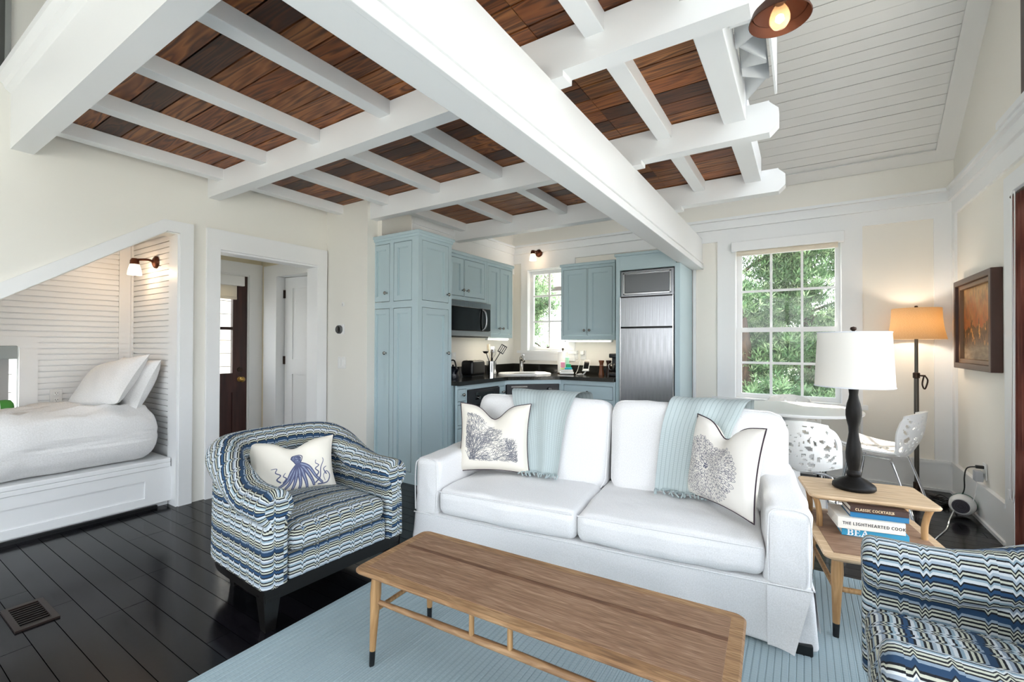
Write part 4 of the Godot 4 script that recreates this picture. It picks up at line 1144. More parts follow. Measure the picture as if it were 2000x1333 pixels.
# ---------------------------------------------------------------- soft furnishings
func pillow(t: Node3D, w: float, h: float, th: float, dent: float, front: Material, back: Material, pipe: Material = null) -> void:
	var shape := func(u: float, v: float, side: float):
		var a := u * 2.0 - 1.0
		var b := v * 2.0 - 1.0
		var x := a * w * 0.5 * (1.0 - 0.09 * (1.0 - b * b) * a * a)
		var y := b * h * 0.5 * (1.0 - 0.09 * (1.0 - a * a) * b * b)
		var g := exp(-pow(a / 0.33, 2.0)) * smoothstep(-0.4, 1.0, b)
		y -= dent * g
		var z := th * 0.5 * pow(maxf(0.0, (1.0 - pow(absf(a), 3.0)) * (1.0 - pow(absf(b), 3.0))), 0.55)
		z *= 1.0 - 0.45 * g * (1.0 if dent > 0.0 else 0.0)
		z += 0.006 * sin(a * 9.0 + b * 5.0) * (1.0 - a * a) * (1.0 - b * b)
		return V(x, y + h * 0.5, z * side)
	obj("cover_front", b3().sheet(26, 26, func(u, v): return shape.call(u, v, 1.0), Vector2.ONE), front, t)
	obj("cover_back", b3().sheet(26, 26, func(u, v): return shape.call(u, v, -1.0), Vector2.ONE, true), back, t)
	if pipe:
		var ring := []
		for k in 26: ring.append(shape.call(k / 26.0, 0.0, 0.0))
		for k in 26: ring.append(shape.call(1.0, k / 26.0, 0.0))
		for k in 26: ring.append(shape.call(1.0 - k / 26.0, 1.0, 0.0))
		for k in 26: ring.append(shape.call(0.0, 1.0 - k / 26.0, 0.0))
		obj("piping", b3().tube(ring, 0.0035, 6, true), pipe, t)

func print_mat(im: Image) -> StandardMaterial3D:
	var m := StandardMaterial3D.new()
	m.albedo_texture = ImageTexture.create_from_image(im); m.roughness = 0.92
	m.uv1_scale = V(1, -1, 1); m.uv1_offset = V(0, 1, 0)
	return m

func coral_print() -> StandardMaterial3D:
	var im := Image.create(512, 512, false, Image.FORMAT_RGB8)
	im.fill(Color("ece6da"))
	rng.seed = 31
	var tips := []
	for k in 26:
		tips.append([Vector2(92 + rng.randf_range(0, 30), 422 + rng.randf_range(-14, 4)), -PI / 2 + lerpf(-0.2, 1.52, k / 25.0), 1.4, 0, rng.randf_range(20, 32)])
	var n := 0
	while tips and n < 9000:
		var s: Array = tips.pop_front()
		n += 1
		var p: Vector2 = s[0]
		var a: float = s[1] + rng.randf_range(-0.30, 0.30)
		var ln := rng.randf_range(10, 15)
		var d := Vector2(cos(a), sin(a))
		var q := p + d * ln
		if q.x > 440 or q.y < 70 or q.y > 434 or q.x < 55 or s[3] > s[4]: continue
		if s[3] > 2 and im.get_pixelv(Vector2i(q + d * 3.0)).g < 0.80 and rng.randf() < 0.9: continue
		var c := Color("4f515c").lerp(Color("7b7c85"), rng.randf())
		c.a = 0.85
		stroke(im, p, q, s[2], s[2] * 0.95, c)
		tips.append([q, a * 0.85 + s[1] * 0.15, maxf(0.85, s[2] * 0.985), s[3] + 1, s[4]])
		if rng.randf() < 0.55: tips.append([q, a + rng.randf_range(0.4, 0.8) * (1 if rng.randf() < 0.5 else -1), maxf(0.75, s[2] * 0.88), s[3] + 1, minf(s[4], s[3] + rng.randf_range(6, 20))])
	return print_mat(im)

func flower_print() -> StandardMaterial3D:
	var im := Image.create(512, 512, false, Image.FORMAT_RGB8)
	im.fill(Color("ece7df"))
	rng.seed = 33
	var c0 := Vector2(212, 282)
	var ink := Color("494a5e"); ink.a = 0.8
	for ring in 9:
		var r := 24.0 + ring * 21.0
		var cnt := 10 + ring * 5
		for k in cnt:
			var a := TAU * (k + rng.randf_range(-0.3, 0.3)) / cnt + ring * 0.37
			var d := Vector2(cos(a), sin(a))
			var sq := 1.0 - 0.12 * maxf(0.0, -d.y)
			var p := c0 + d * r * sq
			var w := 8.0 + rng.randf_range(0, 5)
			var pr := d.orthogonal()
			var ln := 26.0 + rng.randf_range(-4, 8)
			curve(im, [p - pr * w * 0.4, p + d * ln * 0.5 - pr * w, p + d * ln, p + d * ln * 0.5 + pr * w, p + pr * w * 0.4], 0.9, 0.9, ink)
			stroke(im, p + d * 4, p + d * ln * 0.8, 0.7, 0.5, ink)
	for k in 26:
		var a := rng.randf() * TAU
		dab(im, c0 + Vector2(cos(a), sin(a)) * rng.randf_range(2, 20), rng.randf_range(2, 4.5), Color(0.24, 0.25, 0.36, 0.8))
	return print_mat(im)

func octopus_print() -> StandardMaterial3D:
	var im := Image.create(640, 432, false, Image.FORMAT_RGB8)
	im.fill(Color("efe9dc"))
	rng.seed = 35
	var ink := Color("5b6080"); ink.a = 0.9
	var dk := Color("3a4060"); dk.a = 0.75
	var lt := Color("9aa3bd"); lt.a = 0.8
	# head
	for k in 40:
		var f := k / 39.0
		dab(im, Vector2(330 + 14 * f, 130 + 62 * f), lerpf(36, 22, f), Color(0.40, 0.43, 0.55, 0.5))
	for k in 300:
		var a := rng.randf() * TAU
		var r := sqrt(rng.randf())
		dab(im, Vector2(336, 142) + Vector2(cos(a) * 34, sin(a) * 32) * r, rng.randf_range(1, 3.2), dk if rng.randf() < 0.55 else lt)
	curve(im, [Vector2(295, 140), Vector2(310, 102), Vector2(350, 96), Vector2(376, 125), Vector2(372, 160), Vector2(358, 200)], 3, 3, dk)
	curve(im, [Vector2(295, 140), Vector2(312, 170), Vector2(328, 205)], 3, 3, dk)
	# arms
	var ends := [[Vector2(342, 205), Vector2(300, 270), Vector2(255, 350), Vector2(190, 395)], [Vector2(344, 210), Vector2(312, 290), Vector2(280, 365), Vector2(250, 405)], [Vector2(346, 212), Vector2(330, 300), Vector2(315, 370), Vector2(300, 420)], [Vector2(350, 212), Vector2(352, 300), Vector2(358, 370), Vector2(352, 425)], [Vector2(356, 212), Vector2(378, 300), Vector2(398, 365), Vector2(408, 415)], [Vector2(360, 210), Vector2(405, 285), Vector2(440, 350), Vector2(458, 400)], [Vector2(364, 206), Vector2(420, 250), Vector2(470, 330), Vector2(520, 385)]]
	for e in ends:
		curve(im, e, 17, 9, ink)
		curve(im, e, 6, 3, lt)
		for q in 40:
			var f := rng.randf()
			var i := int(f * 2.99)
			var p: Vector2 = (e[i] as Vector2).lerp(e[i + 1], f * 3.0 - i)
			dab(im, p + Vector2(rng.randf_range(-12, 12), rng.randf_range(-5, 5)), rng.randf_range(0.8, 2.2), dk)
	for e in [[Vector2(470, 385), Vector2(505, 340), Vector2(515, 270), Vector2(540, 215), Vector2(535, 190)], [Vector2(475, 330), Vector2(495, 300), Vector2(470, 270), Vector2(500, 245), Vector2(475, 225), Vector2(478, 200)], [Vector2(490, 400), Vector2(560, 390), Vector2(590, 335), Vector2(565, 300), Vector2(535, 330), Vector2(545, 375)], [Vector2(560, 320), Vector2(540, 280), Vector2(565, 260)], [Vector2(215, 345), Vector2(190, 320), Vector2(215, 290), Vector2(180, 265), Vector2(190, 235), Vector2(150, 235)], [Vector2(235, 350), Vector2(255, 320), Vector2(235, 300), Vector2(250, 275)]]:
		curve(im, e, 5.5, 2.0, Color(0.36, 0.38, 0.50, 0.85))
	return print_mat(im)

func sofa() -> void:
	var t := thing("sofa", "white slipcovered two-seat sofa with skirt and loose cushions", "sofa", V(-1.93, 0, -1.95), 0.1169)
	var nz := FastNoiseLite.new()
	nz.seed = 8; nz.frequency = 3.0; nz.fractal_octaves = 3
	var W := 1.975
	var crease := func(p: Vector3, k: float): return nz.get_noise_3d(p.x, p.y * 0.8, p.z) * k
	# skirt and deck
	obj("skirt", b3().soft(V(W + 0.01, 0.245, 0.86), 0.02, 26, func(p):
		var f: float = clampf((0.12 - p.y) / 0.24, 0.0, 1.0)
		var q: Vector3 = p + V(signf(p.x) * 0.02 * f * clampf(absf(p.x) - 0.9, 0, 0.1) * 10, 0, 0.014 * f * signf(p.z))
		return q + V(W * 0.5, 0.148, -0.43) + V(0, 0, 1) * crease.call(p * 1.4, 0.030) * f + V(0, 0.012 * sin(p.x * 6.0) * f * 0.5, 0)), M.slip, t)
	obj("seam", b3().tube([V(0.0, 0.266, 0.006), V(W, 0.266, 0.006)], 0.004, 6).tube([V(W + 0.006, 0.266, 0.0), V(W + 0.006, 0.266, -0.86)], 0.004, 6), M.slip, t)
	var flap := b3()
	flap.sheet(8, 8, func(u, v): return V(W - 0.16 + 0.158 * u * (1.0 - 0.42 * v), 0.262 - 0.235 * v, 0.010 + 0.018 * v + 0.035 * v * u * u))
	obj("corner_flap", flap, M.slip, t)
	flap = b3()
	flap.sheet(8, 8, func(u, v): return V(W + 0.010 + 0.014 * v + 0.012 * v * u * u, 0.262 - 0.19 * v, -0.16 + 0.155 * u * (1.0 - 0.35 * v)))
	obj("corner_flap", flap, M.slip, t)
	for a in [[0.05, -0.06], [W - 0.03, -0.012], [0.05, -0.80], [W - 0.05, -0.80]]:
		obj("foot", b3().rbox(V(a[0], 0.028, a[1]), V(0.06, 0.056, 0.06), 0.006, 1), M.black, t)
	# arms
	for s in 2:
		var x0 := 0.08 if s == 0 else W - 0.08
		obj("arm", b3().soft(V(0.165, 0.335, 0.84), 0.035, 9, func(p):
			var q: Vector3 = p * V(1, 1, 1)
			q.x += 0.006 * sin(p.y * 14.0) + crease.call(p * 1.5 + V(s * 5, 0, 0), 0.014)
			q.z += crease.call(p * 1.2 + V(3, s, 0), 0.010)
			q.y -= 0.012 * clampf(p.z / 0.42, 0, 1)
			var wr: float = pow(0.5 + 0.5 * sin(p.y * 70.0 + p.x * 42.0 + 3.0 * nz.get_noise_3d(p.x * 2.0, p.y * 2.0, s)), 3.0) * smoothstep(0.14, -0.02, p.y)
			if p.z > 0.40: q.z += 0.004 * wr
			return q + V(x0, 0.425, -0.42)), M.slip, t)
		obj("arm_seam", b3().tube(spline([V(x0 - 0.075, 0.28, 0.0), V(x0 - 0.076, 0.50, 0.001), V(x0 - 0.055, 0.57, -0.004), V(x0 + 0.055, 0.57, -0.004), V(x0 + 0.076, 0.50, 0.001), V(x0 + 0.075, 0.28, 0.0)], 5), 0.0035, 5), M.slip, t)
	obj("back", b3().soft(V(W - 0.02, 0.56, 0.15), 0.05, 10, func(p): return p + V(W * 0.5, 0.54, -0.785) + V(0, crease.call(p, 0.01), 0)), M.slip, t)
	for k in 2:
		var xc: float = [0.163 + 0.41, 0.985 + 0.415][k]
		var c := obj("seat_cushion", b3().soft(V(0.825, 0.15, 0.64), 0.045, 14, func(p):
			var cr: float = 0.022 * (1.0 - pow(absf(p.x) / 0.42, 2.0)) * (1.0 - pow(absf(p.z) / 0.34, 2.0))
			var q: Vector3 = p
			if p.y > 0: q.y += cr
			q.z += 0.014 * (1.0 - pow(absf(p.x) / 0.42, 2.0)) * (1.0 if p.z > 0.2 else 0.0)
			q += V(0, crease.call(p * 1.3 + V(k * 4, 0, 0), 0.012), crease.call(p * 1.7 + V(0, 7, k), 0.012))
			return q + V(xc, 0.345, -0.315)), M.slip, t)
		obj("piping", b3().tube([V(xc - 0.40, 0.408, 0.012), V(xc, 0.412, 0.024), V(xc + 0.40, 0.408, 0.012)], 0.0035, 5), M.slip, c)
	for k in 2:
		var xc: float = [0.565, 1.485][k]
		var tilt := Transform3D(Basis(Vector3.RIGHT, -0.17), V(xc, 0.632, -0.605))
		obj("back_cushion", b3().soft(V(0.90, 0.53, 0.20), 0.07, 12, func(p):
			var q: Vector3 = p
			var bul: float = (1.0 - pow(absf(p.x) / 0.455, 2.0)) * (1.0 - pow(absf(p.y) / 0.27, 2.0))
			q.z += signf(p.z) * 0.028 * bul
			q.y += 0.02 * (1.0 - pow(absf(p.x) / 0.455, 2.0)) * (1.0 if p.y > 0.1 else 0.0) - (0.02 * p.x * (1 if k == 1 else 0))
			q.x *= 1.0 + 0.05 * p.y
			return q + V(crease.call(p + V(k * 3, 0, 1), 0.012), crease.call(p * 1.2 + V(k, 2, 1), 0.010), crease.call(p * 1.3 + V(k * 2, 5, 1), 0.012)), tilt), M.slip, t)
		for zf in [0.062, -0.062]:
			var welt := []
			for q in rrect(0.872, 0.502, 0.07, 8):
				var pp := V(q.x, q.y, zf)
				pp.y += 0.02 * (1.0 - pow(absf(q.x) / 0.455, 2.0)) * (1.0 if q.y > 0.1 else 0.0) - (0.02 * q.x * (1 if k == 1 else 0))
				pp.x *= 1.0 + 0.05 * q.y
				welt.append(tilt * (pp + V(signf(q.x) * 0.010 if absf(q.x) > 0.40 else 0.0, signf(q.y) * 0.010 if absf(q.y) > 0.22 else 0.0, 0)))
			obj("welt", b3().tube(welt, 0.004, 6, true), M.slip, t)
	# throws over the back cushions
	var path := [V(0, 0.70, -0.885), V(0, 0.86, -0.880), V(0, 0.92, -0.84), V(0, 0.938, -0.74), V(0, 0.946, -0.66), V(0, 0.932, -0.575), V(0, 0.868, -0.512), V(0, 0.79, -0.478), V(0, 0.66, -0.452), V(0, 0.54, -0.437), V(0, 0.458, -0.41)]
	var fine := spline(path, 5)
	var cfg := [[0.30, 0.83, 0.515, 0.74, "pale blue knitted throw with fringe beside the coral cushion"], [1.385, 1.80, 1.305, 1.62, "pale blue knitted throw with fringe behind the flower cushion"]]
	for k in 2:
		var c: Array = cfg[k]
		var th := thing("throw_blanket", c[4], "throw", V(-1.93, 0, -1.95), 0.1169)
		var place := func(u: float, v: float) -> Vector3:
			var f := v * (fine.size() - 1)
			var i := mini(int(f), fine.size() - 2)
			var p: Vector3 = (fine[i] as Vector3).lerp(fine[i + 1], f - i)
			var w := smoothstep(0.25, 1.0, v)
			p.x = lerpf(lerpf(c[0], c[1], u), lerpf(c[2], c[3], u), w)
			var fold := sin(u * 13.0 + k * 2.0) * 0.008 * (0.3 + w)
			p.z += fold; p.y += fold * (1.0 - w)
			return p
		obj("knit", b3().sheet(30, 46, place, Vector2((c[1] - c[0]) * 1.0, 1.05), true), M.throw, th)
		var fr := b3()
		rng.seed = 60 + k
		for q in 17:
			var a: Vector3 = place.call(q / 16.0, 1.0)
			var e := a + V(rng.randf_range(-0.02, 0.02), -0.004, rng.randf_range(0.03, 0.055))
			fr.tube(spline([a, a + V(rng.randf_range(-0.015, 0.015), 0.012, 0.012), a.lerp(e, 0.6) + V(rng.randf_range(-0.02, 0.02), 0.014, 0), e], 3), 0.0048, 5)
		obj("fringe", fr, M.throwplain, th)
	# cushions
	var sx := at(V(-1.93, 0, -1.95), 0.1169)
	var p := thing("throw_pillow", "cream cushion printed with grey branching coral", "cushion")
	p.transform = sx * lean_frame(V(0.115, 0.452, -0.255), V(0.575, 0.452, -0.40), 0.20)
	pillow(p, 0.46, 0.43, 0.15, 0.085, coral_print(), M.linen, M.piping)
	p = thing("throw_pillow", "cream cushion printed with a dark line-drawn flower and dark piping", "cushion")
	p.transform = sx * lean_frame(V(1.465, 0.452, -0.455), V(1.775, 0.448, -0.14), 0.16)
	pillow(p, 0.44, 0.43, 0.16, 0.075, flower_print(), M.linen, M.piping)

func lean_frame(bl: Vector3, br: Vector3, lean: float) -> Transform3D:
	var x := (br - bl).normalized()
	var fwd := x.cross(Vector3.UP).normalized()     # towards the viewer when bl is left of br
	var up := (Vector3.UP * cos(lean) - fwd * sin(lean)).normalized()
	up = (up - x * up.dot(x)).normalized()
	return Transform3D(Basis(x, up, x.cross(up).normalized()), (bl + br) * 0.5)

# ---------------------------------------------------------------- tub armchair, front towards local +x
func armchair(label: String) -> Node3D:
	var t := thing("armchair", label, "armchair")
	var c := 0.322
	var line := []
	for k in 9: line.append(V(-0.40 * k / 8.0, 0, c))
	for k in range(1, 32):
		var a := PI * k / 32.0
		line.append(V(-0.40 - 0.29 * pow(sin(a), 0.72), 0, c * signf(cos(a)) * pow(absf(cos(a)), 0.72)))
	for k in 9: line.append(V(-0.40 * (8 - k) / 8.0, 0, -c))
	var m := line.size()
	# section across the shell: inner face and rolled top, then the outer side panel below the roll
	var inner := func(h: float) -> Array:
		var s := [Vector2(-0.052, 0.195), Vector2(-0.052, 0.30), Vector2(-0.052, h - 0.19), Vector2(-0.050, h - 0.165)]
		for k in 19:
			var a := deg_to_rad(lerpf(232.0, -58.0, k / 18.0))
			s.append(Vector2(0.004 + 0.083 * cos(a), h - 0.083 + 0.083 * sin(a)))
		s.append(Vector2(0.046, h - 0.160))
		return s
	var outer := func(h: float) -> Array:
		return [Vector2(0.046, h - 0.160), Vector2(0.054, h - 0.185), Vector2(0.058, 0.36), Vector2(0.060, 0.195)]
	# rows along the shell; the first and last ones close in to round the arm fronts
	var rows_at := []
	for e in [[0.016, 0.030], [0.012, 0.014], [0.004, 0.004]]: rows_at.append([line[0] + V(e[0], 0, 0), V(0, 0, 1), e[1], -e[0]])
	var run := 0.0
	for i in m:
		var d: Vector3 = (line[mini(i + 1, m - 1)] - line[maxi(i - 1, 0)]).normalized()
		var out := V(-d.z, 0, d.x)
		if out.dot(line[i] - V(-0.3, 0, 0)) < 0: out = -out
		if i > 0: run += (line[i] as Vector3).distance_to(line[i - 1])
		rows_at.append([line[i] - V(0.008, 0, 0) * (1.0 if i in [0, m - 1] else 0.0), out, 0.0, run])
	for e in [[0.004, 0.004], [0.012, 0.014], [0.016, 0.030]]: rows_at.append([line[m - 1] + V(e[0], 0, 0), V(0, 0, -1), e[1], run + e[0]])
	var close := func(q: Vector2, h: float, k: float) -> Vector2:
		if k <= 0.0: return q
		if q.y > h - 0.166:
			var cc := Vector2(0.004, h - 0.083)
			return cc + (q - cc) * (1.0 - k / 0.083)
		return Vector2(q.x * (1.0 - k / 0.056), q.y)
	var height := func(x: float) -> float: return 0.615 + 0.155 * smoothstep(0.16, 0.64, -x)
	for part in 2:
		var mb := b3()
		var rows := []
		for ra in rows_at:
			var h: float = height.call(ra[0].x)
			var sec: Array = inner.call(h) if part == 0 else outer.call(h)
			var row := []
			var vv := 0.0
			for k in sec.size():
				var q: Vector2 = close.call(sec[k], h, ra[2])
				if k > 0: vv += (sec[k] as Vector2).distance_to(sec[k - 1])
				row.append([ra[0] + ra[1] * q.x + V(0, q.y, 0), Vector2(ra[3], vv + 0.03 if part == 0 else 0.9 - sec[k].y)])
			rows.append(row)
		var w: int = rows[0].size()
		var mr := rows.size()
		for i in mr:
			for k in w:
				var a: Vector3 = rows[mini(i + 1, mr - 1)][k][0] - rows[maxi(i - 1, 0)][k][0]
				var b: Vector3 = rows[i][mini(k + 1, w - 1)][0] - rows[i][maxi(k - 1, 0)][0]
				mb.vert(rows[i][k][0], b.cross(a).normalized(), rows[i][k][1])
		for i in mr - 1:
			for k in w - 1:
				var a := i * w + k
				mb.tri(a, a + w, a + w + 1); mb.tri(a, a + w + 1, a + 1)
		obj(["rolled_back", "side_panel"][part], mb, M.fabric, t)
	for sg in [1.0, -1.0]:
		var cap := b3()
		var pl := PackedVector2Array()
		for q in inner.call(0.615): pl.append(close.call(q, 0.615, 0.030))
		for q in outer.call(0.615).slice(1): pl.append(close.call(q, 0.615, 0.030))
		var ti := Geometry2D.triangulate_polygon(pl)
		for q in pl: cap.vert(V(0.016, q.y, (c + q.x) * sg), Vector3.RIGHT, Vector2(q.x, 0.9 - q.y))
		for q in range(0, ti.size(), 3): cap.tri(ti[q], ti[q + 1], ti[q + 2])
		obj("arm_front", cap, M.fabric, t)
	var fr := b3()
	fr.soft(V(0.50, 0.115, 0.53), 0.012, 6, func(p): return p + V(-0.245, 0.2525, 0), Transform3D.IDENTITY, 1)
	obj("front_rail", fr, M.fabric, t)
	obj("seat_cushion", b3().soft(V(0.60, 0.12, 0.522), 0.045, 10, func(p):
		var q: Vector3 = p
		if p.y > 0: q.y += 0.03 * (1.0 - pow(absf(p.x) / 0.30, 2.0)) * (1.0 - pow(absf(p.z) / 0.262, 2.0))
		return q + V(-0.285, 0.368, 0), Transform3D.IDENTITY, 1), M.fabric, t)
	# dark plinth following the shell, and four legs
	var pl := b3()
	for i in m:
		var d: Vector3 = (line[mini(i + 1, m - 1)] - line[maxi(i - 1, 0)]).normalized()
		var out := V(-d.z, 0, d.x)
		if out.dot(line[i] - V(-0.3, 0, 0)) < 0: out = -out
		for q in [[0.052, 0.197, 1.0], [0.040, 0.135, 1.0]]:
			pl.vert(line[i] + out * q[0] + V(0, q[1], 0), out, Vector2.ZERO)
	for i in m - 1: pl.tri(i * 2, i * 2 + 1, i * 2 + 2); pl.tri(i * 2 + 1, i * 2 + 3, i * 2 + 2)
	pl.span(V(-0.05, 0.135, -0.37), V(-0.006, 0.197, 0.37)); pl.span(V(-0.62, 0.15, -0.28), V(-0.02, 0.19, 0.28))
	obj("plinth", pl, M.blackwood, t)
	for a in [[-0.04, 0.335], [-0.04, -0.335], [-0.56, 0.24], [-0.56, -0.24]]:
		var lg := b3()
		var top := 0.036
		var bot := 0.022
		var pts := []
		for q in [[bot, 0.0], [top, 0.15]]:
			for e in [[-1, -1], [1, -1], [1, 1], [-1, 1]]: pts.append(V(a[0] + e[0] * q[0], q[1], a[1] + e[1] * q[0]))
		for k in 4: lg.quad(pts[(k + 1) % 4], pts[k], pts[k + 4], pts[(k + 1) % 4 + 4])
		lg.quad(pts[4], pts[7], pts[6], pts[5]); lg.quad(pts[0], pts[1], pts[2], pts[3])
		obj("leg", lg, M.blackwood, t)
	return t

func armchairs() -> void:
	var a := armchair("blue zigzag striped tub armchair with an octopus cushion in it")
	a.position = V(-1.915, 0, -1.435); a.rotation.y = -0.05
	var b := armchair("blue zigzag striped tub armchair beside the side table with books")
	b.position = V(0.165, 0.0125, -1.56); b.rotation.y = PI - 0.04
	var p := thing("throw_pillow", "cream lumbar cushion printed with a blue grey octopus", "cushion")
	p.transform = lean_frame(V(-2.445, 0.425, -1.27), V(-2.28, 0.425, -1.655), 0.34)
	pillow(p, 0.45, 0.30, 0.13, 0.045, octopus_print(), M.linen)

func rrect(w: float, d: float, r: float, n := 6) -> PackedVector2Array:
	var p := PackedVector2Array()
	for k in 4:
		var cx := (w * 0.5 - r) * (1.0 if k in [0, 3] else -1.0)
		var cy := (d * 0.5 - r) * (1.0 if k in [0, 1] else -1.0)
		for i in n + 1:
			var a := PI * 0.5 * (k + float(i) / n)
			p.append(Vector2(cx + r * cos(a), cy + r * sin(a)))
	return p

# stacked outlines [(polygon in x, z), y]: sides between them, caps at both ends
func layers(mb: MB, loops: Array) -> MB:
	var n: int = loops[0][0].size()
	for l in loops.size() - 1:
		var a: PackedVector2Array = loops[l][0]
		var b: PackedVector2Array = loops[l + 1][0]
		for i in n:
			var j := (i + 1) % n
			mb.quad(V(a[j].x, loops[l][1], a[j].y), V(a[i].x, loops[l][1], a[i].y), V(b[i].x, loops[l + 1][1], b[i].y), V(b[j].x, loops[l + 1][1], b[j].y))
	for e in [0, loops.size() - 1]:
		var q: PackedVector2Array = loops[e][0]
		var nn := Vector3.DOWN if e == 0 else Vector3.UP
		var ti := Geometry2D.triangulate_polygon(q)
		var base := mb.v.size()
		for p in q: mb.vert(V(p.x, loops[e][1], p.y), nn, p)
		for i in range(0, ti.size(), 3): mb.tri(base + ti[i], base + ti[i + 1], base + ti[i + 2])
	return mb

func tapered_leg(top: Vector3, foot: Vector3, r0: float, r1: float, parent: Node) -> void:
	var f := foot.lerp(top, 0.17)
	var lg := obj("leg", b3().tube([top, top.lerp(f, 0.25), top.lerp(f, 0.6), f], [r0 * 0.86, r0, lerpf(r0, r1, 0.45), lerpf(r0, r1, 0.86)], 14), M.oaklegs, parent)
	obj("ferrule", b3().tube([f, foot], [lerpf(r0, r1, 0.86) * 1.01, r1], 14), M.black, lg)

func coffee_table() -> void:
	var t := thing("coffee_table", "long oak coffee table with dark tapered feet in front of the sofa", "table", V(-0.805, 0.012, -1.385), 0.05)
	var L := 1.33
	var D := 0.425
	obj("tabletop", layers(b3(), [[rrect(L - 0.07, D - 0.07, 0.03), 0.343], [rrect(L - 0.008, D - 0.008, 0.035), 0.360], [rrect(L, D, 0.035), 0.366], [rrect(L, D, 0.035), 0.371], [rrect(L - 0.012, D - 0.012, 0.032), 0.376]]), M.oak, t)
	# inset field of boards with a plain band all round
	var n := 3
	var fw := (D - 0.085) / n
	for k in n:
		var o := obj("top_board", b3().rbox(Vector3.ZERO, V(L - 0.085, 0.006, fw - 0.0008), 0.0012, 1), [M.walnut, M.walnutdark, M.walnut][k] if k != 1 else M.walnut, t)
		o.position = V(0, 0.3745, -D * 0.5 + 0.0425 + fw * (k + 0.5))
	obj("inlay_stripe", b3().box(V(0, 0.3779, -0.045), V(L - 0.085, 0.0008, 0.018)), M.walnutdark, t)
	var fx := L * 0.5 - 0.075
	var fz := D * 0.5 - 0.055
	for sx in [-1, 1]:
		for sz in [-1, 1]:
			tapered_leg(V(sx * fx, 0.35, sz * fz), V(sx * (fx + 0.012), 0.0, sz * (fz + 0.012)), 0.021, 0.010, t)
		obj("end_stretcher", b3().tube([V(sx * fx, 0.215, -fz), V(sx * fx, 0.215, fz)], 0.0095, 10), M.oaklegs, t)
	for sz in [-1, 1]:
		obj("long_stretcher", b3().tube([V(-fx, 0.245, sz * fz), V(-fx * 0.5, 0.248, sz * fz), V(0, 0.25, sz * fz), V(fx * 0.5, 0.248, sz * fz), V(fx, 0.245, sz * fz)], [0.009, 0.0125, 0.0135, 0.0125, 0.009], 12), M.oak, t)
		for x in [-0.145, 0.005]:
			obj("spindle", b3().tube([V(x, 0.252, sz * fz), V(x, 0.347, sz * fz)], 0.0095, 10), M.oaklegs, t)

